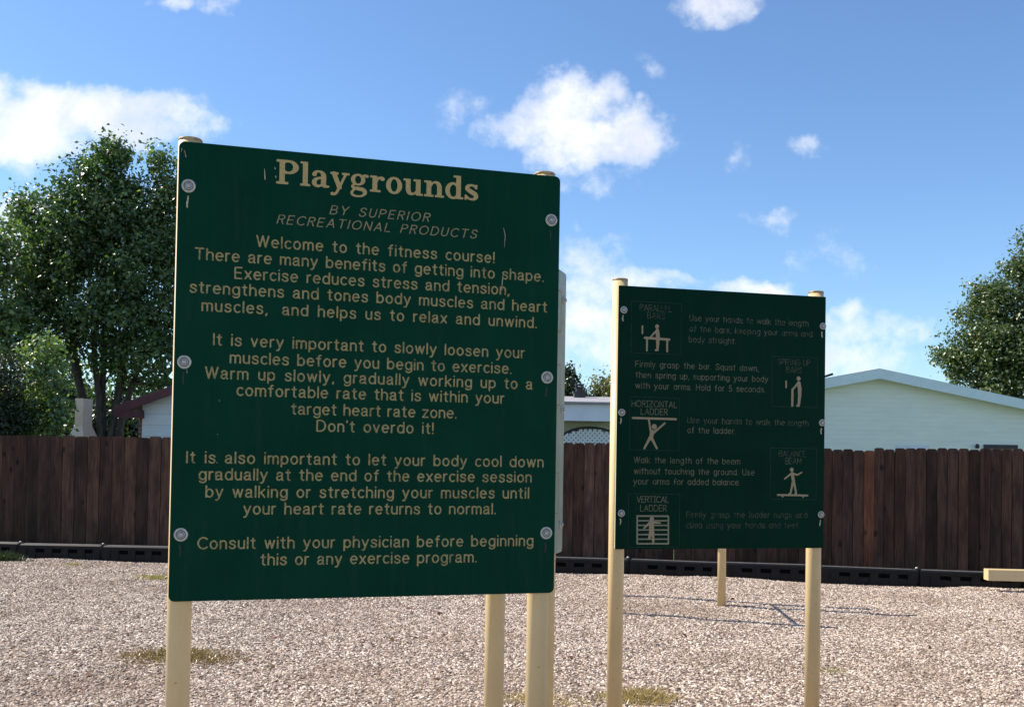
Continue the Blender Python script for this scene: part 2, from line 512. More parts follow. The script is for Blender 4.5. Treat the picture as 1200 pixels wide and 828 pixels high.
# ------------------------------------------------------------------ mesh builder
class MB:
    def __init__(self):
        self.v, self.f, self.mi, self.sm = [], [], [], []

    def add(self, vs, fs, mi=0, smooth=False):
        o = len(self.v)
        self.v.extend(vs)
        for f in fs:
            self.f.append(tuple(i + o for i in f))
            self.mi.append(mi)
            self.sm.append(smooth)

    def box(self, x0, x1, y0, y1, z0, z1, mi=0, M_=None):
        vs = [Vector(p) for p in ((x0, y0, z0), (x1, y0, z0), (x1, y1, z0), (x0, y1, z0), (x0, y0, z1), (x1, y0, z1), (x1, y1, z1), (x0, y1, z1))]
        if M_:
            vs = [M_ @ p for p in vs]
        self.add(vs, [(0, 3, 2, 1), (4, 5, 6, 7), (0, 1, 5, 4), (1, 2, 6, 5), (2, 3, 7, 6), (3, 0, 4, 7)], mi)

    def prism(self, poly, y0, y1, mi=0):
        """poly in (x, z), counter-clockwise seen from -y; extruded y0 (front) to y1"""
        n = len(poly)
        vs = [Vector((x, y0, z)) for x, z in poly] + [Vector((x, y1, z)) for x, z in poly]
        fs = [tuple(range(n)), tuple(range(2 * n - 1, n - 1, -1))]
        fs += [(i, i + n, (i + 1) % n + n, (i + 1) % n) for i in range(n)]
        self.add(vs, fs, mi)

    def lathe(self, prof, n=32, axis='Z', c=(0, 0, 0), mi=0, smooth=True, caps=True):
        """prof: (radius, height) from bottom to top"""
        vs = []
        for r, h in prof:
            for k in range(n):
                a = 2 * math.pi * k / n
                if axis == 'Z':
                    vs.append(Vector((c[0] + r * math.cos(a), c[1] + r * math.sin(a), c[2] + h)))
                else:   # pointing to -Y
                    vs.append(Vector((c[0] + r * math.cos(a), c[1] - h, c[2] + r * math.sin(a))))
        fs = []
        for j in range(len(prof) - 1):
            for k in range(n):
                fs.append((j * n + k, j * n + (k + 1) % n, (j + 1) * n + (k + 1) % n, (j + 1) * n + k))
        self.add(vs, fs, mi, smooth)
        if caps:
            o = (len(prof) - 1) * n
            base = len(self.v) - len(vs)
            self.f.append(tuple(base + o + k for k in range(n)))
            self.mi.append(mi)
            self.sm.append(False)
            self.f.append(tuple(base + k for k in range(n - 1, -1, -1)))
            self.mi.append(mi)
            self.sm.append(False)

    def tube(self, pts, rad, n=10, mi=0):
        pts = [Vector(p) for p in pts]
        rs = rad if isinstance(rad, (list, tuple)) else [rad] * len(pts)
        vs = []
        for i, p in enumerate(pts):
            d = (pts[min(i + 1, len(pts) - 1)] - pts[max(i - 1, 0)]).normalized()
            a = d.orthogonal().normalized() if i == 0 else (pa - d * pa.dot(d)).normalized()
            pa = a
            b = d.cross(a)
            for k in range(n):
                t = 2 * math.pi * k / n
                vs.append(p + (a * math.cos(t) + b * math.sin(t)) * rs[i])
        fs = []
        for j in range(len(pts) - 1):
            for k in range(n):
                fs.append((j * n + k, j * n + (k + 1) % n, (j + 1) * n + (k + 1) % n, (j + 1) * n + k))
        fs.append(tuple(range(n - 1, -1, -1)))
        o = (len(pts) - 1) * n
        fs.append(tuple(o + k for k in range(n)))
        self.add(vs, fs, mi, True)

    def build(self, name, mats, parent=None, bevel=0.0):
        me = bpy.data.meshes.new(name)
        me.from_pydata([tuple(p) for p in self.v], [], self.f)
        for m in (mats if isinstance(mats, (list, tuple)) else [mats]):
            me.materials.append(m)
        me.polygons.foreach_set('material_index', self.mi)
        me.polygons.foreach_set('use_smooth', self.sm)
        me.update()
        o = bpy.data.objects.new(name, me)
        col.objects.link(o)
        if parent is not None:
            o.parent = parent
        if bevel:
            bv = o.modifiers.new('bevel', 'BEVEL')
            bv.width = bevel
            bv.segments = 2
            bv.limit_method = 'ANGLE'
            bv.angle_limit = R(40)
        return o


def tag(o, label=None, cat=None, group=None, kind=None):
    if label:
        o['label'] = label
    if cat:
        o['category'] = cat
    if group:
        o['group'] = group
    if kind:
        o['kind'] = kind
    return o


def empty(name, loc, rz=0.0, label=None, cat=None, group=None):
    o = bpy.data.objects.new(name, None)
    o.empty_display_size = 0.2
    o.location = loc
    o.rotation_euler = (0, 0, rz)
    col.objects.link(o)
    return tag(o, label, cat, group)


def copy_tree(o, parent=None):
    kids = [c for c in bpy.data.objects if c.parent == o]
    c = o.copy()
    col.objects.link(c)
    c.parent = parent
    for k in kids:
        copy_tree(k, c)
    return c


# ------------------------------------------------------------------ ground
g = MB()
g.add([Vector(p) for p in ((-400, -200, 0), (400, -200, 0), (400, 1200, 0), (-400, 1200, 0))], [(0, 1, 2, 3)])
tag(g.build('ground', M['gravel_bed']), kind='structure')
g = MB()
g.add([Vector(p) for p in ((-400, 15.6, 0.004), (1.6, 14.3, 0.004), (12, 12.4, 0.004), (400, 12.4, 0.004), (400, 1200, 0.004), (-400, 1200, 0.004))], [(0, 1, 2, 3, 4, 5)])
tag(g.build('lawn', M['lawn']), kind='structure')


def gravel_layer(x0, x1, y0, y1, density):
    bm = MB()
    NX, NY = 150, 84
    ph = rng.uniform(0, 6.28, (14, 2))
    kk = rng.normal(0, 1, (14, 2)) * np.linspace(1.2, 7.5, 14)[:, None]
    for j in range(NY + 1):
        for i in range(NX + 1):
            x = x0 + (x1 - x0) * i / NX
            yb = (13.12 - 0.177 * (x - 1.57)) if x > 1.57 else (13.12 - 0.0878 * (x - 1.57))
            y = y0 + (yb + 0.02 - y0) * j / NY
            h_ = float((np.sin(kk[:, 0] * x + kk[:, 1] * y + ph[:, 0]) / np.linspace(1.0, 3.2, 14)).sum())
            bm.v.append(Vector((x, y, 0.022 + 0.0065 * max(-2.6, min(2.6, h_)))))
    for j in range(NY):
        for i in range(NX):
            q = j * (NX + 1) + i
            bm.f.append((q, q + 1, q + NX + 2, q + NX + 1))
            bm.mi.append(0)
            bm.sm.append(True)
    o = bm.build('gravel', M['stone'])
    tag(o, 'pale beige and grey gravel chips covering the play area', 'gravel', kind='stuff')
    ng = bpy.data.node_groups.new('scatter_chips', 'GeometryNodeTree')
    ng.interface.new_socket('Geometry', in_out='INPUT', socket_type='NodeSocketGeometry')
    ng.interface.new_socket('Geometry', in_out='OUTPUT', socket_type='NodeSocketGeometry')
    n, l = ng.nodes, ng.links
    gi, go = n.new('NodeGroupInput'), n.new('NodeGroupOutput')
    ds = n.new('GeometryNodeDistributePointsOnFaces')
    ds.inputs['Density'].default_value = density
    l.new(gi.outputs[0], ds.inputs['Mesh'])
    ico = n.new('GeometryNodeMeshIcoSphere')
    ico.inputs['Radius'].default_value = 0.0115
    ico.inputs['Subdivisions'].default_value = 1
    nz_ = n.new('ShaderNodeTexNoise')
    nz_.inputs['Scale'].default_value = 90
    sp = n.new('GeometryNodeSetPosition')
    vm = n.new('ShaderNodeVectorMath')
    vm.operation = 'SUBTRACT'
    l.new(nz_.outputs['Color'], vm.inputs[0])
    vm.inputs[1].default_value = (0.5, 0.5, 0.5)
    vs = n.new('ShaderNodeVectorMath')
    vs.operation = 'SCALE'
    vs.inputs['Scale'].default_value = 0.012
    l.new(vm.outputs[0], vs.inputs[0])
    l.new(ico.outputs['Mesh'], sp.inputs['Geometry'])
    l.new(vs.outputs[0], sp.inputs['Offset'])
    sm = n.new('GeometryNodeSetMaterial')
    sm.inputs['Material'].default_value = M['stone']
    l.new(sp.outputs[0], sm.inputs['Geometry'])
    ip = n.new('GeometryNodeInstanceOnPoints')
    l.new(ds.outputs['Points'], ip.inputs['Points'])
    l.new(sm.outputs[0], ip.inputs['Instance'])
    rr = n.new('FunctionNodeRandomValue')
    rr.data_type = 'FLOAT_VECTOR'
    rr.inputs[0].default_value = (-0.5, -0.5, 0)
    rr.inputs[1].default_value = (0.5, 0.5, 6.283)
    l.new(rr.outputs[0], ip.inputs['Rotation'])
    rs = n.new('FunctionNodeRandomValue')
    rs.data_type = 'FLOAT_VECTOR'
    rs.inputs[0].default_value = (0.75, 0.4, 0.3)
    rs.inputs[1].default_value = (2.1, 1.2, 0.8)
    rs.inputs['Seed'].default_value = 5
    l.new(rs.outputs[0], ip.inputs['Scale'])
    j = n.new('GeometryNodeJoinGeometry')
    l.new(ip.outputs[0], j.inputs[0])
    l.new(gi.outputs[0], j.inputs[0])
    l.new(j.outputs[0], go.inputs[0])
    md = o.modifiers.new('scatter', 'NODES')
    md.node_group = ng


gravel_layer(-8.0, 8.0, 4.8, 13.2, 2800)

# ------------------------------------------------------------------ lettering: skeleton alphabet meshed by marching squares


def arc(cx, cy, rx, ry, a0, a1, n=14):
    return [(cx + rx * math.cos(R(a0 + (a1 - a0) * i / n)), cy + ry * math.sin(R(a0 + (a1 - a0) * i / n))) for i in range(n + 1)]


def smooth(*xy):
    p = [np.array(xy[i:i + 2], float) for i in range(0, len(xy), 2)]
    p = [2 * p[0] - p[1]] + p + [2 * p[-1] - p[-2]]
    out = []
    for i in range(1, len(p) - 2):
        for k in range(5):
            t = k / 5.0
            q = 0.5 * ((2 * p[i]) + (-p[i - 1] + p[i + 1]) * t + (2 * p[i - 1] - 5 * p[i] + 4 * p[i + 1] - p[i + 2]) * t * t
                       + (-p[i - 1] + 3 * p[i] - 3 * p[i + 1] + p[i + 2]) * t ** 3)
            out.append(tuple(q))
    out.append(tuple(p[-2]))
    return out


def ln(*xy):
    return [tuple(xy[i:i + 2]) for i in range(0, len(xy), 2)]


BOWL = arc(.25, .35, .25, .35, 0, 360, 24)
GLY = {
    'a': [smooth(.03, .54, .08, .66, .22, .70, .36, .66, .41, .53, .41, .10, .43, .02, .48, .0), smooth(.41, .42, .30, .39, .14, .36, .03, .28, .0, .17, .05, .05, .16, .0, .30, .05, .41, .18)],
    'b': [ln(0, 1, 0, 0), BOWL], 'c': [arc(.25, .35, .25, .35, 48, 312, 18)], 'd': [ln(.5, 1, .5, 0), BOWL],
    'e': [ln(.005, .37, .495, .37), arc(.25, .35, .25, .35, 3, 312, 22)],
    'f': [ln(.14, 0, .14, .8), arc(.31, .80, .17, .2, 180, 85, 8), ln(0, .7, .30, .7)],
    'g': [BOWL, ln(.5, .7, .5, -.06), arc(.25, -.06, .25, .22, 0, -150, 12)],
    'h': [ln(0, 1, 0, 0), arc(.23, .45, .23, .25, 180, 0, 12), ln(.46, .45, .46, 0)],
    'i': [ln(0, .7, 0, 0), ln(0, .965, 0, .985)], 'k': [ln(0, 1, 0, 0), ln(.42, .7, 0, .27), ln(.15, .42, .45, 0)],
    'l': [ln(0, 1, 0, 0)],
    'm': [ln(0, .7, 0, 0), arc(.19, .49, .19, .21, 180, 0, 10), ln(.38, .49, .38, 0), arc(.57, .49, .19, .21, 180, 0, 10), ln(.76, .49, .76, 0)],
    'n': [ln(0, .7, 0, 0), arc(.22, .46, .22, .24, 180, 0, 12), ln(.44, .46, .44, 0)],
    'o': [BOWL], 'p': [ln(0, .7, 0, -.28), BOWL], 'q': [ln(.5, .7, .5, -.28), BOWL],
    'r': [ln(0, .7, 0, 0), arc(.21, .43, .21, .27, 180, 80, 8)],
    's': [smooth(.42, .55, .35, .67, .21, .70, .08, .66, .03, .54, .09, .43, .22, .37, .36, .31, .43, .18, .36, .04, .22, 0, .08, .03, 0, .15)],
    't': [ln(.14, .92, .14, .15), arc(.28, .15, .14, .15, 180, 275, 8), ln(0, .7, .30, .7)],
    'u': [ln(0, .7, 0, .24), arc(.22, .24, .22, .24, 180, 360, 12), ln(.44, .7, .44, 0)],
    'v': [ln(0, .7, .23, 0, .46, .7)], 'w': [ln(0, .7, .18, 0, .36, .7, .54, 0, .72, .7)],
    'x': [ln(0, .7, .44, 0), ln(.44, .7, 0, 0)], 'y': [ln(0, .7, .24, .02), smooth(.48, .7, .24, .02, .17, -.18, .10, -.27, .0, -.28)],
    'z': [ln(0, .7, .42, .7, 0, 0, .44, 0)],
    'A': [ln(0, 0, .34, 1, .68, 0), ln(.11, .32, .57, .32)],
    'B': [ln(0, 0, 0, 1, .3, 1), arc(.3, .76, .24, .24, 90, -90, 10), ln(.3, .52, 0, .52), ln(.3, .52, .32, .52), arc(.32, .26, .27, .26, 90, -90, 10), ln(.32, 0, 0, 0)],
    'C': [arc(.40, .5, .40, .5, 45, 315, 20)], 'D': [ln(.25, 1, 0, 1, 0, 0, .25, 0), arc(.25, .5, .42, .5, 90, -90, 16)],
    'E': [ln(.5, 1, 0, 1, 0, 0, .52, 0), ln(0, .52, .44, .52)], 'F': [ln(.5, 1, 0, 1, 0, 0), ln(0, .52, .43, .52)],
    'G': [arc(.40, .5, .40, .5, 45, 340, 20), ln(.78, .33, .78, .45, .45, .45)],
    'H': [ln(0, 1, 0, 0), ln(.6, 1, .6, 0), ln(0, .52, .6, .52)], 'I': [ln(0, 1, 0, 0)], 'L': [ln(0, 1, 0, 0, .48, 0)],
    'M': [ln(0, 0, 0, 1, .36, .25, .72, 1, .72, 0)], 'N': [ln(0, 0, 0, 1, .6, 0, .6, 1)], 'O': [arc(.41, .5, .41, .5, 0, 360, 28)],
    'P': [ln(0, 0, 0, 1, .28, 1), arc(.28, .75, .26, .25, 90, -90, 10), ln(.28, .5, 0, .5)],
    'R': [ln(0, 0, 0, 1, .28, 1), arc(.28, .76, .26, .24, 90, -90, 10), ln(.28, .52, 0, .52), ln(.28, .52, .54, 0)],
    'S': [smooth(.54, .82, .45, .96, .29, 1.0, .12, .95, .04, .79, .11, .62, .29, .53, .48, .44, .57, .26, .48, .06, .29, 0, .10, .05, 0, .22)],
    'T': [ln(0, 1, .62, 1), ln(.31, 1, .31, 0)], 'U': [ln(0, 1, 0, .3), arc(.29, .3, .29, .3, 180, 360, 12), ln(.58, .3, .58, 1)],
    'V': [ln(0, 1, .33, 0, .66, 1)], 'W': [ln(0, 1, .23, 0, .46, 1, .69, 0, .92, 1)], 'Y': [ln(0, 1, .31, .47, .62, 1), ln(.31, .47, .31, 0)],
    'Z': [ln(0, 1, .58, 1, 0, 0, .6, 0)],
    '5': [smooth(.0, .1, .12, .01, .26, .0, .42, .10, .48, .30, .42, .50, .27, .58, .12, .54, .04, .47), ln(.04, .47, .1, 1, .43, 1)],
    '.': [ln(0, 0, 0, .02)], ',': [ln(.05, .02, 0, -.16)], '!': [ln(0, 1, 0, .28), ln(0, 0, 0, .02)], "'": [ln(0, 1, 0, .88)],
}
GLYB = dict(GLY)         # the routed stick letters of the second board
GLYB['a'] = [BOWL, ln(.5, .7, .5, 0)]
GLYB['I'] = [ln(.15, 1, .15, 0), ln(0, 1, .3, 1), ln(0, 0, .3, 0)]
GLYB['t'] = [ln(.17, .95, .17, 0), ln(0, .7, .34, .7)]
GLYB['f'] = [ln(.14, 0, .14, .8), arc(.31, .80, .17, .2, 180, 85, 8), ln(0, .6, .30, .6)]


def march(fn, x0, y0, x1, y1, h):
    """filled polygons of fn(X,Y) < 0, as a list of 2-D point lists; fully inside runs are merged"""
    nx, ny = max(2, int(math.ceil((x1 - x0) / h))), max(2, int(math.ceil((y1 - y0) / h)))
    X, Y = np.meshgrid(x0 + h * np.arange(nx + 1), y0 + h * np.arange(ny + 1))
    D = fn(X, Y)
    ins = D < 0
    polys = []
    for j in range(ny):
        i = 0
        while i < nx:
            c = (ins[j, i], ins[j, i + 1], ins[j + 1, i + 1], ins[j + 1, i])
            if all(c):
                i2 = i
                while i2 + 1 < nx and ins[j, i2 + 2] and ins[j + 1, i2 + 2]:
                    i2 += 1
                polys.append([(X[j, i], Y[j, i]), (X[j, i2 + 1], Y[j, i2 + 1]), (X[j + 1, i2 + 1], Y[j + 1, i2 + 1]), (X[j + 1, i], Y[j + 1, i])])
                i = i2 + 1
                continue
            if any(c):
                cs = [(j, i), (j, i + 1), (j + 1, i + 1), (j + 1, i)]
                pts = []
                for k in range(4):
                    a, b = cs[k], cs[(k + 1) % 4]
                    if ins[a]:
                        pts.append((X[a], Y[a]))
                    if ins[a] != ins[b]:
                        t = D[a] / (D[a] - D[b])
                        t = min(max(t, 0.02), 0.98)
                        pts.append((X[a] + t * (X[b] - X[a]), Y[a] + t * (Y[b] - Y[a])))
                if len(pts) >= 3:
                    polys.append(pts)
            i += 1
    return polys


def seg_sdf(X, Y, x0, y0, x1, y1, r0, r1=None):
    r1 = r0 if r1 is None else r1
    dx_, dy_ = x1 - x0, y1 - y0
    L2 = dx_ * dx_ + dy_ * dy_ + 1e-12
    t = np.clip(((X - x0) * dx_ + (Y - y0) * dy_) / L2, 0, 1)
    return np.hypot(X - x0 - t * dx_, Y - y0 - t * dy_) - (r0 + (r1 - r0) * t)


_gc = {}


def glyph(ch, style, r):
    key = (ch, style, r)
    if key not in _gc:
        strokes = (GLYB if style == 'B' else GLY)[ch]
        if style == 'T':
            strokes = GLY[ch]
        pts = [p for s in strokes for p in s]
        xs, ys = [p[0] for p in pts], [p[1] for p in pts]

        def fn(X, Y):
            D = np.full(X.shape, 9.0)
            for s in strokes:
                for a, b in zip(s[:-1], s[1:]):
                    D = np.minimum(D, seg_sdf(X, Y, a[0], a[1], b[0], b[1], r))
            return D
        m_ = r + 0.05
        polys = march(fn, min(xs) - m_, min(ys) - m_, max(xs) + m_, max(ys) + m_, 0.045 if r > 0.07 else 0.036)
        _gc[key] = (polys, min(xs), max(xs))
    return _gc[key]


# title: thick slab serif letters from boxes, rings, balls and tapered strokes
def rect_(x0, y0, x1, y1, rr=0.015):
    def f(X, Y):
        qx, qy = np.abs(X - (x0 + x1) / 2) - (x1 - x0) / 2 + rr, np.abs(Y - (y0 + y1) / 2) - (y1 - y0) / 2 + rr
        return np.hypot(np.maximum(qx, 0), np.maximum(qy, 0)) + np.minimum(np.maximum(qx, qy), 0) - rr
    return f


def ell_(cx, cy, rx, ry):
    return lambda X, Y: (np.hypot((X - cx) / rx, (Y - cy) / ry) - 1) * min(rx, ry)


def cut_(a, b):
    return lambda X, Y: np.maximum(a(X, Y), -b(X, Y))


def and_(a, b):
    return lambda X, Y: np.maximum(a(X, Y), b(X, Y))


def stroke_(*xyr):
    p = [xyr[i:i + 3] for i in range(0, len(xyr), 3)]

    def f(X, Y):
        D = np.full(X.shape, 9.0)
        for a, b in zip(p[:-1], p[1:]):
            D = np.minimum(D, seg_sdf(X, Y, a[0], a[1], b[0], b[1], a[2], b[2]))
        return D
    return f


def curve_(n, *xyr):
    p = [np.array(xyr[i:i + 3], float) for i in range(0, len(xyr), 3)]
    p = [2 * p[0] - p[1]] + p + [2 * p[-1] - p[-2]]
    out = []
    for i in range(1, len(p) - 2):
        for k in range(n):
            t = k / n
            out.extend(0.5 * ((2 * p[i]) + (-p[i - 1] + p[i + 1]) * t + (2 * p[i - 1] - 5 * p[i] + 4 * p[i + 1] - p[i + 2]) * t * t
                              + (-p[i - 1] + 3 * p[i] - 3 * p[i + 1] + p[i + 2]) * t ** 3))
    out.extend(p[-2])
    return stroke_(*out)


SLAB = {
    'P': (0.80, [rect_(.11, 0, .30, 1), rect_(0, 0, .43, .10), rect_(0, .90, .46, 1),
                 and_(cut_(ell_(.43, .715, .36, .285), ell_(.42, .715, .17, .19)), rect_(.29, .3, 1, 1.1)), rect_(.28, .43, .44, .525)]),
    'l': (0.36, [rect_(.09, 0, .27, 1), rect_(0, 0, .36, .09), rect_(0, .91, .2, 1)]),
    'a': (0.62, [curve_(6, .10, .52, .085, .16, .63, .05, .27, .645, .045, .38, .60, .07, .43, .47, .09, .43, .14, .09, .48, .055, .06, .60, .05, .045),
                 curve_(6, .42, .40, .045, .25, .37, .05, .12, .28, .075, .10, .15, .085, .17, .06, .06, .27, .05, .05, .42, .14, .045)]),
    'y': (0.70, [stroke_(.14, .62, .085, .34, .06, .085), stroke_(.57, .64, .045, .33, .04, .05, .24, -.16, .05), curve_(5, .26, -.12, .05, .19, -.22, .05, .09, -.22, .07), rect_(0, .59, .30, .68), rect_(.42, .59, .70, .68)]),
    'g': (0.66, [cut_(ell_(.27, .45, .265, .245), ell_(.27, .45, .11, .165)), curve_(5, .42, .60, .035, .50, .64, .045, .59, .62, .065),
                 curve_(6, .13, .25, .04, .07, .17, .05, .12, .10, .06, .30, .075, .075, .47, .04, .08, .53, -.08, .07, .44, -.20, .045, .26, -.24, .04, .09, -.20, .05, .05, -.09, .05, .13, .03, .04)]),
    'r': (0.55, [rect_(.09, 0, .27, .68), rect_(0, 0, .40, .09), rect_(0, .59, .2, .68), curve_(5, .22, .42, .05, .30, .57, .05, .40, .62, .05, .46, .57, .085)]),
    'o': (0.60, [cut_(ell_(.30, .34, .30, .36), ell_(.30, .34, .125, .265))]),
    'u': (0.74, [rect_(.09, .2, .27, .68), rect_(.47, 0, .65, .68), rect_(0, .59, .2, .68), rect_(.38, .59, .56, .68), rect_(.55, 0, .74, .09),
                 curve_(5, .18, .22, .09, .23, .09, .08, .34, .05, .05, .45, .11, .04, .52, .2, .04)]),
    'n': (0.76, [rect_(.09, 0, .27, .68), rect_(.49, 0, .67, .46), rect_(0, .59, .2, .68), rect_(0, 0, .36, .09), rect_(.41, 0, .76, .09),
                 curve_(5, .24, .45, .04, .31, .58, .04, .42, .63, .05, .53, .58, .08, .58, .45, .09)]),
    'd': (0.70, [rect_(.42, 0, .60, 1), rect_(.31, .91, .5, 1), rect_(.52, 0, .70, .09), and_(cut_(ell_(.30, .34, .30, .36), ell_(.31, .34, .135, .26)), rect_(-.1, -.1, .46, .8))]),
    's': (0.54, [curve_(6, .44, .54, .05, .36, .625, .045, .24, .64, .05, .12, .58, .07, .11, .47, .085, .24, .37, .095, .40, .27, .095, .45, .15, .08, .37, .055, .06, .24, .04, .045, .12, .09, .05, .07, .15, .05), rect_(.42, .48, .49, .68), rect_(.0, .0, .075, .22)]),
}


def slab_glyph(ch):
    w, prims = SLAB[ch]

    def fn(X, Y):
        D = np.full(X.shape, 9.0)
        for p in prims:
            D = np.minimum(D, p(X, Y))
        return D
    return march(fn, -.1, -.36, w + .12, 1.06, 0.022), w


class Board:
    """frame of one sign board: local x to the right, y away from the viewer, z up; origin = lower left corner of its front"""

    def __init__(self, x, y, z, yaw, W, H):
        self.o = Vector((x, y, z))
        self.yaw, self.W, self.H = yaw, W, H
        self.r = Vector((math.cos(yaw), math.sin(yaw), 0))
        self.n = Vector((-math.sin(yaw), math.cos(yaw), 0))   # pointing away

    def uv(self, px, py, off=0.0):
        d = ray(px, py)
        c = Vector((0, 0, EYE))
        p0 = self.o + self.n * off
        t = (p0 - c).dot(self.n) / d.dot(self.n)
        p = c + d * t - p0
        return p.dot(self.r), p.z


FRONT = -0.0008


def put(mb, polys, sx, sy, ox, oy, slant=0.0):
    for p in polys:
        vs = [Vector((ox + sx * (x + slant * y), FRONT, oy + sy * y)) for x, y in p]
        mb.add(vs, [tuple(range(len(vs)))])


def text_line(bd, panel, s, L, Rr, cap, mat, style='A', r=0.085, slant=0.0, name='lettering', xs=1.0, wg=2.5):
    u0, v0 = bd.uv(*L)
    u1, v1 = bd.uv(*Rr)
    v = (v0 + v1) / 2
    em = cap / (1 + 2 * r)
    items = []
    tot, gaps = 0.0, 0.0
    for ch in s:
        if ch == ' ':
            items.append((None, 0, 0))
            gaps += 1.0
        else:
            polys, a, b = glyph(ch, style, r)
            items.append((polys, a, b))
            tot += (b - a + 2 * r) * xs
    # letter gap g, word space g * 3.2 (a space adds 2.2 g on top of its neighbours' gap)
    n_g = 0.0
    for i in range(len(s) - 1):
        n_g += 1.0 if s[i + 1] != ' ' and s[i] != ' ' else wg
    gap = ((u1 - u0) / em - tot) / max(n_g, 1)
    mb = MB()
    x = u0 / em
    for i, (polys, a, b) in enumerate(items):
        if polys is not None:
            put(mb, polys, em * xs, em, em * (x + (r - a) * xs) - 0 * slant, v + r * em, slant)
            x += (b - a + 2 * r) * xs
        if i < len(s) - 1:
            x += gap * (1.0 if s[i + 1] != ' ' and s[i] != ' ' else wg)
    return mb.build(name, mat, panel)


def shape(bd, panel, name, mat, strokes, step=0.0022):
    """pictogram: tapered strokes ((px,py,r_px), ...) in photo pixels brought into the board's own plane"""
    segs, P = [], []
    k = None
    for st in strokes:
        q = []
        for (px, py, rp) in st:
            u, v = bd.uv(px, py)
            u2, _ = bd.uv(px + 1, py)
            q.append((u, v, rp * (u2 - u)))
        segs.append(q)
        P += q
    m_ = max(p[2] for p in P) + 0.004
    x0, x1 = min(p[0] for p in P) - m_, max(p[0] for p in P) + m_
    y0, y1 = min(p[1] for p in P) - m_, max(p[1] for p in P) + m_

    def fn(X, Y):
        D = np.full(X.shape, 9.0)
        for q in segs:
            if len(q) == 1:
                q = q + q
            for a, b in zip(q[:-1], q[1:]):
                D = np.minimum(D, seg_sdf(X, Y, a[0], a[1], b[0], b[1], a[2], b[2]))
        return D
    mb = MB()
    put(mb, march(fn, x0, y0, x1, y1, step), 1, 1, 0, 0)
    return mb.build(name, mat, panel)


def frame_line(bd, panel, px0, py0, px1, py1, w=0.0022, mat=None):
    u0, v0 = bd.uv(px0, py0)
    u1, v1 = bd.uv(px1, py1)
    mb = MB()
    for (a, b, c, d) in ((u0, v1, u1, v1 + w), (u0, v0 - w, u1, v0), (u0, v1 + w, u0 + w, v0 - w), (u1 - w, v1 + w, u1, v0 - w)):
        mb.add([Vector((a, FRONT, b)), Vector((c, FRONT, b)), Vector((c, FRONT, d)), Vector((a, FRONT, d))], [(0, 1, 2, 3)])
    return mb.build('pictogram_frame', mat or M['line'], panel)


def round_rect(W, H, rad, n=6):
    pts = []
    for cx, cy, a in ((W - rad, rad, -90), (W - rad, H - rad, 0), (rad, H - rad, 90), (rad, rad, 180)):
        for k in range(n + 1):
            t = R(a + 90 * k / n)
            pts.append((cx + rad * math.cos(t), cy + rad * math.sin(t)))
    return pts


TH = 0.019
POST_R = 0.0445


def make_board(bd, root, rad, skin='panel'):
    """green skins over a tan core: one panel mesh, local frame moved to the board's lower left corner"""
    pts = round_rect(bd.W, bd.H, rad)
    n = len(pts)
    mb = MB()
    ys = [(0.0, 0.0018), (0.0018, 0.0), (0.0045, 0.0), (0.0155, 0.0), (0.018, 0.0), (TH, 0.0012)]
    vs = []
    cx, cz = bd.W / 2, bd.H / 2
    for y, inset in ys:
        for x, z in pts:
            vs.append(Vector((x - math.copysign(min(inset, abs(x - cx)), x - cx), y, z - math.copysign(min(inset, abs(z - cz)), z - cz))))
    mb.add(vs, [tuple(range(n)), tuple((len(ys) - 1) * n + k for k in range(n - 1, -1, -1))], 0)
    for j in range(len(ys) - 1):
        fs = [(j * n + k, (j + 1) * n + k, (j + 1) * n + (k + 1) % n, j * n + (k + 1) % n) for k in range(n)]
        mb.add([], [], 0)
        for f in fs:
            mb.f.append(f)
            mb.mi.append(1 if j == 2 else 0)
            mb.sm.append(False)
    p = mb.build('panel', [M[skin], M['core']], root)
    return p


def place_local(o, root, world_p, yaw=0.0):
    """put a child at a world point, for a root Empty that only turns about z"""
    inv = (Matrix.Translation(root.location) @ Matrix.Rotation(root.rotation_euler.z, 4, 'Z')).inverted()
    o.location = inv @ world_p
    o.rotation_euler = (0, 0, yaw)


def make_post(root, p, top, lean=(0, 0)):
    mb = MB()
    mb.lathe([(POST_R, -0.12), (POST_R, top - 0.012)], 40, 'Z', mi=0)
    o = mb.build('post', M['post'], root)
    place_local(o, root, p)
    cb = MB()
    cb.lathe([(POST_R + 0.0006, top - 0.0115), (POST_R + 0.0006, top - 0.003), (POST_R - 0.002, top), (POST_R - 0.012, top + 0.0025), (0.004, top + 0.004)], 40, 'Z')
    cb.build('post_cap', M['cap'], o)
    return o


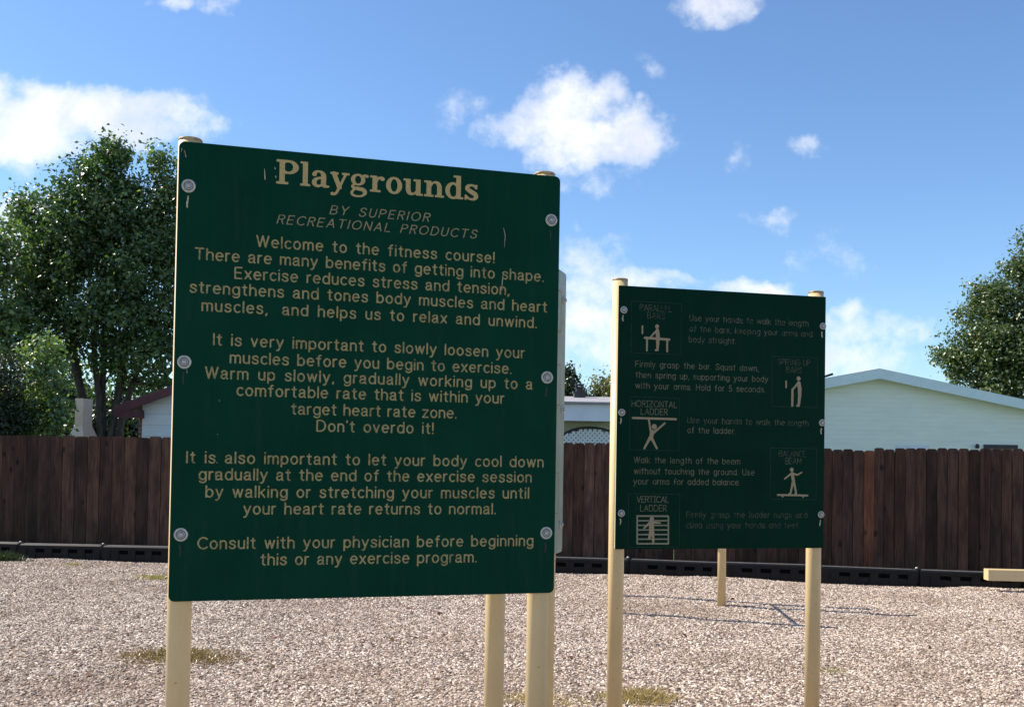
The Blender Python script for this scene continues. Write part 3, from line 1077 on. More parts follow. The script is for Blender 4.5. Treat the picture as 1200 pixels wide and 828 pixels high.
def make_bolt(bd, panel, px, py, streak=None, big=0.0255, size=1.0):
    u, v = bd.uv(px, py)
    mb = MB()
    mb.lathe([(big, 0.0), (big, 0.0025), (big - 0.0025, 0.0045), (big * 0.70, 0.0055), (big * 0.66, 0.0035), (big * 0.58, 0.0032), (big * 0.54, 0.0058), (big * 0.44, 0.006), (big * 0.42, 0.003)], 32, 'Y')
    b = mb.build('washer', [M['washer'], M['groove']], panel)
    for pl in b.data.polygons:
        if 0.50 * big < math.hypot(pl.center.x, pl.center.z) < 0.685 * big or (pl.normal.y > -0.3 and math.hypot(pl.center.x, pl.center.z) < 0.9 * big):
            pl.material_index = 1
    b.location = (u, -0.0001, v)
    mb = MB()
    mb.lathe([(0.0088, 0.003), (0.0088, 0.0075), (0.007, 0.010), (0.0042, 0.0106), (0.0038, 0.006)], 20, 'Y')
    s = mb.build('bolt_head', M['steel'], panel)
    s.location = (u, -0.0001, v)
    if streak:
        ln_px, w, mat = streak
        u2, v2 = bd.uv(px - 1, py + 11 * size)
        u3, v3 = bd.uv(px - 1, py + 11 * size + ln_px)
        mb = MB()
        n = 9
        L_, R_ = [], []
        for i in range(n):
            t = i / (n - 1)
            hw = w * (0.75 + 0.5 * random.random()) * (1.0 if i not in (0, n - 1) else 0.4)
            zz = v2 + (v3 - v2) * t
            o_ = w * 0.5 * math.sin(t * 5 + px)
            L_.append(Vector((u2 + o_ - hw, FRONT, zz)))
            R_.append(Vector((u2 + o_ + hw, FRONT, zz)))
        mb.add(L_ + R_, [(i, i + 1, n + i + 1, n + i) for i in range(n - 1)])
        mb.build('scratch', mat, panel)


def scratch(bd, panel, pts, w, mat=None):
    st = [tuple((x, y, w * (0.35 + 0.35 * (i % 2))) for i, (x, y) in enumerate(pts))]
    return shape(bd, panel, 'scratch', mat or M['scratch'], st, 0.001)


# ------------------------------------------------------------------ sign one: welcome board
B1 = Board(-1.2671, 3.66, 1.0673, 0.2679, 1.5048, 1.7234)


def sign_root(bd, name, label, group=None):
    c = bd.o + bd.r * (bd.W / 2) + bd.n * (TH + POST_R)
    return empty(name, (c.x, c.y, 0), bd.yaw, label, 'sign')


def panel_for(bd, root, rad, skin='panel'):
    p = make_board(bd, root, rad, skin)
    place_local(p, root, bd.o)
    return p


def post_at(bd, root, px, py, top):
    off = TH + POST_R + 0.002
    u, v = bd.uv(px, py, off)
    p = bd.o + bd.r * u + bd.n * off
    return make_post(root, Vector((p.x, p.y, 0)), top)


r1 = sign_root(B1, 'welcome_sign', 'large dark green text sign with thick serif title, in front at left')
p1 = panel_for(B1, r1, 0.022)
post_at(B1, r1, 209, 765, 1.0673 + 1.7234 + 0.028)
post_at(B1, r1, 629, 765, 1.0673 + 1.7234 + 0.026)

# title
u0, v0 = B1.uv(323.5, 215)
u1, v1 = B1.uv(560.5, 235.4)
cap1 = 0.0945
gl = [slab_glyph(c) for c in 'Playgrounds']
tot = sum(w for _, w in gl)
XS = 1.13
gap = ((u1 - u0) / cap1 - tot * XS) / 10
x = u0 / cap1
tb = MB()
for polys, w in gl:
    put(tb, polys, cap1 * XS, cap1, x * cap1, (v0 + v1) / 2)
    x += w * XS + gap
tag(tb.build('title_lettering', M['title'], p1), 'thick tan slab serif title')
for s, L, Rr in (('BY SUPERIOR', (386, 250.7), (502.5, 260.6)), ('RECREATIONAL PRODUCTS', (324, 261.8), (558, 280))):
    text_line(B1, p1, s, L, Rr, 0.0365, M['thin'], 'A', 0.055, slant=0.22, xs=1.22, wg=1.9)
CAP = 0.0468
for s, L, Rr in (
    ('Welcome to the fitness course!', (300, 290.3), (579.5, 307.8)),
    ('There are many benefits of getting into shape.', (228, 303.3), (637, 331.2)),
    ('Exercise reduces stress and tension,', (274.5, 325.6), (597, 347)),
    ('strengthens and tones body muscles and heart', (222, 342.2), (641, 366.9)),
    ('muscles,  and helps us to relax and unwind.', (236, 363.4), (629, 385.6)),
    ('It is very important to slowly loosen your', (249.5, 403.6), (615, 420.8)),
    ('muscles before you begin to exercise.', (269, 425.8), (599.5, 438)),
    ('Warm up slowly, gradually working up to a', (240, 442.8), (624, 457)),
    ('comfortable rate that is within your', (277, 463), (591, 473.7)),
    ('target heart rate zone.', (341, 485.6), (535, 490.2)),
    ("Don't overdo it!", (370.5, 505.5), (508, 508.4)),
    ('It is also important to let your body cool down', (218, 542), (637, 548)),
    ('gradually at the end of the exercise session', (232.5, 562.5), (623, 565)),
    ('by walking or stretching your muscles until', (240.5, 582), (620, 584.6)),
    ('your heart rate returns to normal.', (285, 603), (581, 602)),
    ('Consult with your physician before beginning', (231, 643.3), (625, 639.5)),
    ('this or any exercise program.', (305, 661.8), (558.5, 659)),
):
    text_line(B1, p1, s, L, Rr, CAP, M['text'], 'A', 0.068, xs=1.13)
for px, py in ((221, 218), (216, 424), (212, 626), (646, 258), (641, 442), (640, 624)):
    make_bolt(B1, p1, px, py, (15 if px < 400 else 12, 0.0032, M['scratch'] if (px < 230) and py < 300 else M['streak']), 0.0255)
for pts, w in (([(310, 198), (310.5, 210)], 1.0), ([(590, 267), (592, 276), (591, 290)], 0.5), ([(588, 340), (588.5, 330), (590, 320)], 0.7), ([(216, 176), (218, 184)], 0.6),
               ([(322, 196), (322.5, 198)], 0.8), ([(323, 206), (323.2, 208)], 0.8), ([(252, 552), (253, 562)], 0.5), ([(254, 541), (254.3, 542)], 0.7), ([(219, 430), (219.2, 437)], 0.4), ([(212.5, 178), (213.5, 174)], 0.5),
               ([(255, 508), (255.1, 509)], 0.5), ([(257, 468), (257.2, 470)], 0.4)):
    scratch(B1, p1, pts, w)

# ------------------------------------------------------------------ sign two: exercise board with pictograms
k2 = 5.6 / 5.9183
B2 = Board(0.6319 * k2, 5.6, EYE - (EYE - 1.0673) * k2, 0.2235, 1.3866 * k2, 1.5926 * k2)
r2 = sign_root(B2, 'exercise_sign', 'smaller dark green sign with figure pictograms, standing behind at right')
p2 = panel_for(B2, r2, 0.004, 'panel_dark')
post_at(B2, r2, 721.2, 720, B2.o.z + B2.H + 0.048)
post_at(B2, r2, 952.5, 720, B2.o.z + B2.H + 0.040)
C2 = 0.0375
for s, L, Rr, m in (
    ('Use your hands to walk the length', (807.8, 376.6), (947.3, 382), 'worn'), ('of the bars, keeping your arms and', (807.8, 388.8), (951.8, 394.7), 'worn'), ('body straight.', (807, 401.4), (862.3, 402.8), 'worn'),
    ('Firmly grasp the bar. Squat down,', (744.4, 430.2), (889, 434.8), 'fair'), ('then spring up, supporting your body', (744.6, 443), (900, 447.2), 'fair'), ('with your arms. Hold for 5 seconds.', (744.4, 455.8), (897, 459.2), 'fair'),
    ('Use your hands to walk the length', (805.3, 495.8), (947.3, 499), 'worn'), ('of the ladder.', (805.3, 507.2), (862, 508.4), 'fair'),
    ('Walk the length of the beam', (742.6, 542.9), (867.4, 543.4), 'fair'), ('without touching the ground. Use', (742.6, 555.3), (884, 556.6), 'fair'), ('your arms for added balance.', (742.2, 567), (867, 568.8), 'fair'),
    ('Firmly grasp the ladder rungs and', (804, 606), (946, 606.9), 'faint'), ('climb using your hands and feet.', (804, 618.2), (937, 619), 'faint'),
):
    text_line(B2, p2, s, L, Rr, C2, M[m], 'B', 0.056, xs=1.08)
for s, L, Rr, m in (
    ('PARALLEL', (749.5, 364), (787.5, 365.6), 'faint'), ('BARS', (758.3, 373), (779.2, 374), 'faint'),
    ('SPRING UP', (911, 427.4), (949.8, 428.8), 'faint'), ('BARS', (921, 436.8), (939.7, 437.4), 'faint'),
    ('HORIZONTAL', (740, 476.1), (793.3, 478), 'fair'), ('LADDER', (750.7, 485.5), (782.4, 486.6), 'fair'),
    ('BALANCE', (912.5, 534.8), (944.7, 535.4), 'faint'), ('BEAM', (920, 543.4), (939, 543.8), 'worn'),
    ('VERTICAL', (746, 588.5), (783.7, 588.9), 'fair'), ('LADDER', (750, 598.7), (781, 599), 'fair'),
):
    text_line(B2, p2, s, L, Rr, 0.038, M[m], 'B', 0.055)
for b in ((740, 352.5, 798, 415.5), (905, 417, 957.5, 477.6), (738, 464.2, 795.5, 528), (903, 524.3, 956.3, 585.3), (736.5, 578, 796, 640.5)):
    frame_line(B2, p2, *b)
# parallel bars
shape(B2, p2, 'pictogram', M['picto'], [((755.6, 395.6, 1.3), (784.2, 397.8, 1.3)), ((758.2, 396.5, 1.1), (758, 410.5, 1.1)), ((781.8, 398, 1.1), (781.8, 411.5, 1.1)),
      ((770, 382.4, 2.3),), ((770.3, 387, 2.0), (770.8, 393, 2.3), (770.8, 400, 1.9), (770.4, 409, 1.4)), ((770.5, 410, 1.2), (768.3, 410.2, 1.1)), ((769.3, 387.5, 1.3), (765.5, 391.2, 1.0), (762.6, 394.6, 1.0))])
# spring-up bars
shape(B2, p2, 'pictogram', M['picto'], [((935.8, 443.3, 2.3),), ((936, 448.5, 2.0), (937, 455, 2.2), (937, 463, 1.9), (936, 474, 1.4)), ((935.9, 475, 1.2), (933.8, 475, 1.0)),
      ((934.8, 449, 1.2), (931.5, 453, 1.0), (928.6, 456.2, 1.1)), ((928.6, 456.2, 1.3), (928.4, 475, 1.3))])
shape(B2, p2, 'pictogram_mark', M['picto'], [((752.8, 382, .9), (752.8, 390.4, .9))])
shape(B2, p2, 'pictogram_mark', M['picto'], [((921.2, 446.5, .9), (921.2, 453.8, .9))])
# horizontal ladder
shape(B2, p2, 'pictogram', M['picto'], [((741.5, 489.4, 1.2), (792, 490.9, 1.2)), ((766.6, 499.7, 3.0),), ((764.2, 506, 2.6), (762.8, 513, 2.2)), ((762.6, 506, 1.2), (760.2, 491, 1.0)), ((766, 506.5, 1.5), (771, 502.5, 1.1), (779, 495.6, 1.0)),
      ((762, 512, 1.7), (755, 525, 1.1)), ((763.2, 512, 1.7), (769.6, 525, 1.1))])
# balance beam
shape(B2, p2, 'pictogram', M['picto'], [((911.3, 579.5, 1.0), (946.2, 580.2, 1.0)), ((917, 580, .9), (917, 581.5, .9)), ((941, 580.5, .9), (941, 582, .9)), ((927.8, 550, 2.2),), ((928.3, 554.5, 1.8), (929.8, 564, 1.8)), ((929.4, 563, 1.4), (926.3, 578, 1.0), (924.6, 578.3, .9)),
      ((930, 563, 1.4), (933, 578, 1.0), (931.5, 578.4, .9)), ((927.2, 554.5, 1.1), (919.5, 560.7, .8)), ((929.5, 554.8, 1.1), (934.5, 556, .9), (939.5, 553.2, .7))])
# vertical ladder
grid = [((746.6, 604.2, .9), (783.2, 604.4, .9)), ((746.6, 636.6, .9), (783.2, 636.6, .9)), ((746.6, 604.2, .9), (746.6, 636.6, .9)), ((783.2, 604.4, .9), (783.2, 636.6, .9))]
for i in range(1, 6):
    yy_ = 604.3 + i * 5.4
    grid.append(((746.6, yy_, .75), (783.2, yy_, .75)))
man = [((763.8, 607.5, 2.5),), ((763.4, 612.5, 2.8), (763.4, 619, 3.0), (763.4, 623, 2.8)), ((762.3, 623, 1.8), (760.8, 630, 1.5)), ((764.8, 623, 1.9), (765.4, 635, 1.3)), ((765, 611.6, 1.4), (773.5, 612.4, .9)), ((761.5, 612, 1.5), (754.5, 618.6, .9))]
shape(B2, p2, 'pictogram', M['picto_grid'], grid)
shape(B2, p2, 'pictogram', M['picto'], man).location.y -= 0.0007
for px, py in ((731, 363), (728.5, 483), (728, 601), (964.3, 382), (963.3, 495), (962, 602.5)):
    make_bolt(B2, p2, px, py, (7.5, 0.004, M['scratch']), 0.021, 0.55)

# ------------------------------------------------------------------ sign three: seen almost edge-on
q_near = G(579.5, 828, 0.0)
nrp = at(579.5, 760, 4.45)
frp = at(639.6, 760, 5.30)
d3 = Vector((frp.x - nrp.x, frp.y - nrp.y, 0))
L3 = d3.length
d3.normalize()
yaw3 = math.atan2(d3.y, d3.x)
nin = Vector((-math.sin(yaw3), math.cos(yaw3), 0))        # away from the lettered face
EXT = 0.065
W3 = L3 + 2 * EXT
o3 = Vector((nrp.x, nrp.y, 0)) - d3 * EXT - nin * (TH + POST_R + 0.002)
zb3 = at(655, 645.5, 5.35).z
zt3 = at(660, 321.5, 5.35).z
B3 = Board(o3.x, o3.y, zb3, yaw3, W3, zt3 - zb3)
r3 = sign_root(B3, 'side_sign', 'green board on tan posts turned almost edge-on behind the large text sign')
p3 = panel_for(B3, r3, 0.02, 'panel_sheen')
for q in (nrp, frp):
    make_post(r3, Vector((q.x, q.y, 0)), zt3 - 0.03)


def local_bolt(panel, u, v):
    mb = MB()
    mb.lathe([(0.0215, 0.0), (0.0215, 0.004), (0.018, 0.007), (0.012, 0.0075)], 28, 'Y')
    b = mb.build('washer', M['washer'], panel)
    b.location = (u, -0.0001, v)
    mb = MB()
    mb.lathe([(0.0105, 0.006), (0.0105, 0.013), (0.008, 0.017), (0.004, 0.018)], 18, 'Y')
    b = mb.build('bolt_head', M['steel'], panel)
    b.location = (u, -0.0001, v)


for u in (0.055, W3 - 0.055):
    for k in (0.1, 0.51, 0.90):
        local_bolt(p3, u, B3.H * k)
for vv in (0.14, 0.52, 0.78):
    a0, a1, c0, c1, w = W3 * 0.56, W3 - 0.10, B3.H * vv, B3.H * vv + 0.22, 0.006
    fb = MB()
    for (a, b, c, d) in ((a0, c0, a1, c0 + w), (a0, c1 - w, a1, c1), (a0, c0 + w, a0 + w, c1 - w), (a1 - w, c0 + w, a1, c1 - w)):
        fb.add([Vector((a, FRONT, b)), Vector((c, FRONT, b)), Vector((c, FRONT, d)), Vector((a, FRONT, d))], [(0, 1, 2, 3)])
    fb.build('pictogram_frame', M['text'], p3)

# ------------------------------------------------------------------ exercise bars behind the signs
P1, P2, P3 = G(716.6, 700), G(845.3, 712), G(721.5, 721)
zt = at(716, 423, P1.y).z
rt = empty('chin_up_bar', (P1.x, P1.y, 0), 0, 'tan chinning bar on two posts, mostly hidden behind the pictogram sign left post', 'exercise bars')
make_post(rt, P1, zt)
make_post(rt, P3, 2.05)
bb = MB()
bb.tube([(0, 0, 1.72), (P3.x - P1.x, P3.y - P1.y, 1.72)], 0.0165, 14)
bb.build('crossbar', M['post'], rt)
rt = empty('exercise_post', (P2.x, P2.y, 0), 0, 'lone tan post standing in the gravel, seen below the pictogram sign', 'post')
make_post(rt, P2, 1.9)

# balance beam at the right edge
bp = at(1158, 680, 12.0)
rt = empty('balance_beam', (bp.x, bp.y, 0), R(-4), 'low square tan beam at the right edge before the black border', 'beam')
z0 = bp.z
mb = MB()
mb.box(0.0, 3.6, 0.0, 0.14, z0, z0 + 0.135)
mb.build('beam', M['post'], rt, 0.006)
for xx in (0.75, 2.9):
    mb = MB()
    mb.lathe([(0.04, -0.1), (0.04, z0 - 0.001)], 20, 'Z', (xx, 0.07, 0))
    mb.build('leg', M['post'], rt)

# ------------------------------------------------------------------ black plastic border
SEG = 1.22


def border_segment():
    root = empty('border_timber', (0, 0, 0))
    tag(root, 'black slotted plastic border timber lying along the fence', 'border timber', 'black border timbers in a row along the fence')
    h, d = 0.25, 0.15
    mb = MB()
    # body with four recessed slots on the front
    prof = [(-0.0, 0.0), (-0.0, h - 0.018), (0.018, h), (d - 0.018, h), (d, h - 0.018), (d, 0.0)]
    n = len(prof)
    vs = [Vector((0.03, y, z)) for y, z in prof] + [Vector((SEG - 0.012, y, z)) for y, z in prof]
    mb.add(vs, [(i, i + n, i + 1 + n, i + 1) for i in range(n - 1)] + [tuple(range(n)), tuple(range(2 * n - 1, n - 1, -1))])
    o = mb.build('body', [M['black'], M['sunlit_top']], root)
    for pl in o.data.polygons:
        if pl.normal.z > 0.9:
            pl.material_index = 1  # top face gets the painted sunlit grey
    rb = MB()
    rb.box(0.03, SEG - 0.012, -0.012, -0.0008, 0.0, 0.055)
    rb.box(0.03, SEG - 0.012, -0.010, -0.0008, h - 0.062, h - 0.028)
    for x_ in (0.03, 0.16, 0.40, 0.64, 0.88, 1.10):
        rb.box(x_, x_ + 0.105, -0.009, -0.0008, 0.056, h - 0.063)
    rb.build('rib', M['black'], root)
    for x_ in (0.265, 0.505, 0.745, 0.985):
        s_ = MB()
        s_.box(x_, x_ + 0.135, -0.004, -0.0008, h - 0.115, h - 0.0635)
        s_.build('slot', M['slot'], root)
    k = MB()
    k.lathe([(0.055, 0.0), (0.055, h + 0.004), (0.045, h + 0.012)], 20, 'Z', (0.0, 0.06, 0))
    k.build('knuckle', M['black'], root)
    st = MB()
    st.lathe([(0.016, h + 0.0125), (0.016, h + 0.022), (0.011, h + 0.03)], 14, 'Z', (0.0, 0.06, 0))
    st.build('stake', M['stake'], root)
    return root


C0 = Vector((1.57, 13.12, 0))
dl = Vector((-7.29, 0.64, 0)).normalized()
dr = Vector((3.55, -0.63, 0)).normalized()
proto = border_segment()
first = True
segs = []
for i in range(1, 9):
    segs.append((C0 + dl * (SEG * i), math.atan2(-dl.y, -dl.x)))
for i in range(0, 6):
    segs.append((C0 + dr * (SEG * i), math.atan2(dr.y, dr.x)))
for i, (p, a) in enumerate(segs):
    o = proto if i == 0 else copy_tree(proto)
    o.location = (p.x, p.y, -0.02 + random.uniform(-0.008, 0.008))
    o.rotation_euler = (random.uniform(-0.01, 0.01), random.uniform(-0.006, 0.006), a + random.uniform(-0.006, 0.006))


# ------------------------------------------------------------------ wooden fences
def fence(name, label, A, B, top, bw, wide=False, tint=1.0, special=None, open_seams=0.03):
    A, B = Vector(A), Vector(B)
    d = B - A
    L_ = d.length
    yaw = math.atan2(d.y, d.x)
    root = empty(name, (A.x, A.y, 0), yaw, label, 'fence')
    mb = MB()
    tones, shifts = [], []
    x_ = 0.0
    i = 0
    while x_ < L_ - bw * 0.6:
        w = bw * random.uniform(0.96, 1.03)
        t_ = top(x_ / L_) + random.gauss(0, 0.009)
        y_ = random.uniform(0, 0.006)
        c = 0.018
        th = 0.016
        gap_ = random.uniform(0.004, 0.010)
        xr = x_ + w - gap_
        tl = random.uniform(-0.0012, 0.0004)
        poly = [(x_, 0.04), (xr, 0.04), (xr + tl, t_ - c), (xr + tl - c * 1.3, t_), (x_ + tl + c * 1.3, t_), (x_ + tl, t_ - c)]
        n0 = len(mb.v)
        mb.prism(poly, y_, y_ + th)
        if random.random() > open_seams:
            mb.box(xr - 0.03, xr + 0.035, 0.0232, 0.034, 0.04, t_ - 0.035)
        k = random.choice([random.uniform(0.5, 0.8), random.uniform(0.75, 1.15), random.uniform(0.9, 1.4)]) * tint
        g_ = random.uniform(0.0, 0.10)
        col_ = (k * (1.04 - g_ * 0.5), k, k * (0.96 + g_), 1)
        if special and abs((x_ + w / 2) - special[0]) < w / 2:
            col_ = special[1]
        sh_ = (random.uniform(0, 50), random.uniform(0, 50), random.uniform(0, 50))
        tones += [col_] * (len(mb.v) - n0)
        shifts += [sh_] * (len(mb.v) - n0)
        x_ += w
        i += 1
    o = mb.build('board_panel', M['fence'], root)
    a = o.data.attributes.new('tone', 'FLOAT_COLOR', 'POINT')
    a.data.foreach_set('color', np.array(tones, np.float32).ravel())
    a = o.data.attributes.new('shift', 'FLOAT_VECTOR', 'POINT')
    a.data.foreach_set('vector', np.array(shifts, np.float32).ravel())

    def plain(o_):
        n_ = len(o_.data.vertices)
        a_ = o_.data.attributes.new('tone', 'FLOAT_COLOR', 'POINT')
        a_.data.foreach_set('color', np.full(n_ * 4, 0.85 * tint, np.float32))
    for z_ in (0.35, 1.45):
        r_ = MB()
        r_.box(0, L_, 0.0345, 0.072, z_, z_ + 0.088)
        plain(r_.build('rail', M['fence'], root))
    xx = 0.05
    while xx < L_:
        q = MB()
        q.box(xx - 0.045, xx + 0.045, 0.0725, 0.162, -0.1, top(xx / L_) - 0.06)
        plain(q.build('fence_post', M['fence'], root))
        xx += 2.4
    return root


# fence line, about 0.6 m behind the border
fA = Vector((-10.2, 15.15, 0))
fB = Vector((-0.6, 14.05, 0))
fC = Vector((1.75, 13.82, 0))
fD = at(1024, 600, 13.25); fD.z = 0
fE = Vector((10.4, 12.35, 0))


def topz(px, py, A, B):
    # height of the fence top seen at this pixel
    r = ray(px, py)
    A, B = Vector((A.x, A.y)), Vector((B.x, B.y))
    n = Vector((-(B - A).y, (B - A).x))
    t = n.dot(A) / n.dot(Vector((r.x, r.y)))
    return EYE + r.z * t


zl0, zl1 = topz(0, 511, fA, fB), topz(200, 511.3, fA, fB)
fence('wooden_fence', 'dark brown fence of wide weathered boards left of the large sign', fA, fB, lambda t: zl0 + (zl1 - zl0) * min(1, t * 1.2), 0.195, True)
zm0, zm1 = topz(690, 518.5, fB, fC), topz(990, 527, fC, fD)
fence('wooden_fence', 'short run of dark brown fence boards seen between the two big signs', fB, fC, lambda t: zm0, 0.15, tint=1.15)
fence('wooden_fence', 'dark brown fence behind the pictogram sign, with one paler reddish board', fC, fD, lambda t: zm0 + (zm1 - zm0) * t, 0.14,
      tint=0.85, special=((fD - fC).length - 0.10, (1.75, 1.3, 1.1, 1)))
zr0, zr1 = topz(1060, 524.6, fD, fE), topz(1195, 526.5, fD, fE)
fence('wooden_fence', 'dark brown fence of knotty boards at right, a little taller, below the mint gable', fD, fE, lambda t: zr0 + (zr1 - zr0) * t * 1.8, 0.135, tint=0.85)


# ------------------------------------------------------------------ houses
def gable_house(name, label, px_ridge, py_ridge, Y, px_l, px_r, slope_l, depth, wall_mat, trim_mat, roof_mat, ov=0.35, fascia=0.24, rot=0.0, wall_in=None, roof_th=0.05):
    pr = at(px_ridge, py_ridge, Y)
    root = empty(name, (pr.x, pr.y, 0), rot, label, 'house')
    zr = pr.z
    xl = at(px_l, py_ridge, Y).x - pr.x
    xr = at(px_r, py_ridge, Y).x - pr.x
    s = slope_l
    wi = ov if wall_in is None else wall_in
    # gable wall, with its top under the roof slab
    wl, wr = xl + wi, xr - wi
    mb = MB()
    poly = [(wl, 0), (wr, 0), (wr, zr - roof_th - s * wr), (0, zr - roof_th), (wl, zr - roof_th + s * wl)]
    mb.prism(poly, ov, depth)
    wall = mb.build('wall', wall_mat, root)
    # roof: two sloping slabs meeting at the ridge
    rf = MB()
    y0, y1 = 0.0, depth + ov
    vs = [Vector(p) for p in ((xl, y0, zr + s * xl), (0, y0, zr), (xr, y0, zr - s * xr), (xl, y1, zr + s * xl), (0, y1, zr), (xr, y1, zr - s * xr))]
    lo = [v - Vector((0, 0, roof_th)) for v in vs]
    rf.add(vs + lo, [(0, 1, 4, 3), (1, 2, 5, 4), (7, 6, 9, 10), (8, 7, 10, 11), (0, 6, 7, 1), (1, 7, 8, 2), (3, 4, 10, 9), (4, 5, 11, 10), (0, 3, 9, 6), (2, 8, 11, 5)])
    roof = rf.build('roof', roof_mat, root)
    fb_ = MB()
    y_ = -0.028
    t0, t1 = -0.012, -fascia
    fb_.prism([(xl, zr + s * xl + t1), (0, zr + t1), (0, zr + t0), (xl, zr + s * xl + t0)], y_, -0.003)
    fb_.prism([(0.0, zr + t1), (xr, zr - s * xr + t1), (xr, zr - s * xr + t0), (0.0, zr + t0)], y_, -0.003)
    fb_.build('rake_board', trim_mat, root)
    sf = MB()
    vs = [Vector(p) for p in ((xl + 0.01, 0, zr + s * xl - roof_th - 0.012), (0, 0, zr - roof_th - 0.012), (xr - .01, 0, zr - s * xr - roof_th - .012),
                              (xl + .01, ov - 0.003, zr + s * xl - roof_th - .012), (0, ov - 0.003, zr - roof_th - .012), (xr - .01, ov - 0.003, zr - s * xr - roof_th - .012))]
    sf.add(vs, [(0, 3, 4, 1), (1, 4, 5, 2)])
    sf.build('soffit', trim_mat, root)
    return root, pr, zr


# mint gabled house at right
YC = 24.0
hC, pC, zC = gable_house('gabled_house', 'pale mint gabled house behind the fence at right', 1031, 431.5, YC, 735, 1345, 0.196, 9.0,
                         M['siding_mint'], M['trim_mint'], M['shingle_dark'], ov=0.32, fascia=0.25)


def window_on(root, pr, Y_front, px0, px1, py_top, hgt, frame_mat, pane_mat, frame=0.06):
    a, b = at(px0, py_top, Y_front), at(px1, py_top, Y_front)
    x0, x1, z1 = a.x - pr.x, b.x - pr.x, a.z
    y_ = Y_front - pr.y
    fm = MB()
    z0_ = z1 - hgt
    for (p, q, r_, s_) in ((x0, x1, z1 - frame, z1), (x0, x1, z0_, z0_ + frame), (x0, x0 + frame, z0_ + frame, z1 - frame), (x1 - frame, x1, z0_ + frame, z1 - frame)):
        fm.box(p, q, y_ - 0.035, y_ - 0.003, r_, s_)
    w_ = fm.build('window', frame_mat, root)
    g_ = MB()
    g_.box(x0 + frame, x1 - frame, y_ - 0.015, y_ - 0.004, z0_ + frame, z1 - frame)
    g_.build('pane', pane_mat, w_)


window_on(hC, pC, YC + 0.32, 1152.5, 1192, 520.5, 1.1, M['dark_metal'], M['glass'], 0.09)
window_on(hC, pC, YC + 0.32, 1050, 1088, 521.5, 1.0, M['trim_white'], M['glass'], 0.09)
mb = MB()
a = at(1143.5, 522.3, YC + 0.32)
mb.lathe([(0.04, -0.06), (0.05, 0.0), (0.035, 0.04), (0.01, 0.055)], 12, 'Z', (a.x - pC.x, 0.24, a.z))
mb.build('wall_lamp', M['dark_metal'], hC)
a0, a1 = at(966, 441.2, YC - 0.4), at(976, 438, YC - 0.4)
mb = MB()
mb.tube([(a0.x - pC.x - .5, -0.30, a0.z - .12), (a0.x - pC.x, -0.4, a0.z), (a1.x - pC.x, -0.4, a1.z)], 0.028, 8)
mb.build('vent_pipe', M['dark_metal'], hC)

# pale blue house with maroon trim at left
YA = 17.5
hA, pA, zA = gable_house('gabled_house', 'pale blue house with maroon roof edge, partly behind the large sign at left', 330, 405.5, YA, 136.5, 523, 0.378, 7.0,
                         M['siding_blue'], M['maroon'], M['shingle_dark'], ov=0.28, fascia=0.17, wall_in=0.385, roof_th=0.045)
# short boxed eave return and brick corner
xl = at(136.5, 470, YA).x - pA.x
mb = MB()
za = zA + 0.378 * xl
mb.box(xl + 0.01, xl + 0.40, -0.02, 0.275, za - 0.215, za - 0.075)
mb.build('eave_box', M['maroon'], hA)
mb = MB()
mb.box(xl + 0.29, xl + 0.383, 0.30, 1.6, 0, za - 0.05)
mb.build('brick_corner', M['brick'], hA)

# low house between the signs
YB = 17.5
eb = at(655, 473, YB)
rbx = empty('low_house', (eb.x, YB, 0), 0, 'low white-trimmed house with lattice porch between the two signs', 'house')
xa, xb = at(430, 473, YB).x - eb.x, at(742, 473, YB).x - eb.x
zf1, zf0 = eb.z, at(655, 492.5, YB).z
mb = MB()
mb.box(xa, xb, 0.0, 0.03, zf0, zf1)
mb.build('fascia', M['trim_white'], rbx)
mb = MB()
mb.box(xa + 0.01, xb - 0.01, 0.033, 0.6, zf0 + 0.015, zf0 + 0.035)
mb.build('soffit', M['siding_cream'], rbx)
mb = MB()
mb.box(xa + 0.05, xb - 0.05, 0.603, 6.0, 0.0, zf1 - 0.06)
mb.build('wall', M['siding_cream'], rbx)
zrB = at(700, 467, YB + 3.2).z
mb = MB()
th_ = 0.05
mb.add([Vector(p) for p in ((xa, -0.06, zf1 + 0.003), (xb, -0.06, zf1 + 0.003), (xb, 3.2, zrB), (xa, 3.2, zrB), (xb, 6.5, zf1 + 0.003), (xa, 6.5, zf1 + 0.003),
                            (xa, -0.06, zf1 + 0.043), (xb, -0.06, zf1 + 0.043), (xb, 3.2, zrB + .04), (xa, 3.2, zrB + .04), (xb, 6.5, zf1 + 0.043), (xa, 6.5, zf1 + 0.043))],
       [(6, 7, 8, 9), (9, 8, 10, 11), (1, 0, 3, 2), (2, 3, 5, 4), (0, 1, 7, 6), (1, 2, 8, 7), (2, 4, 10, 8), (4, 5, 11, 10), (5, 3, 9, 11), (3, 0, 6, 9)])
rfB = mb.build('roof', M['shingle_grey'], rbx)
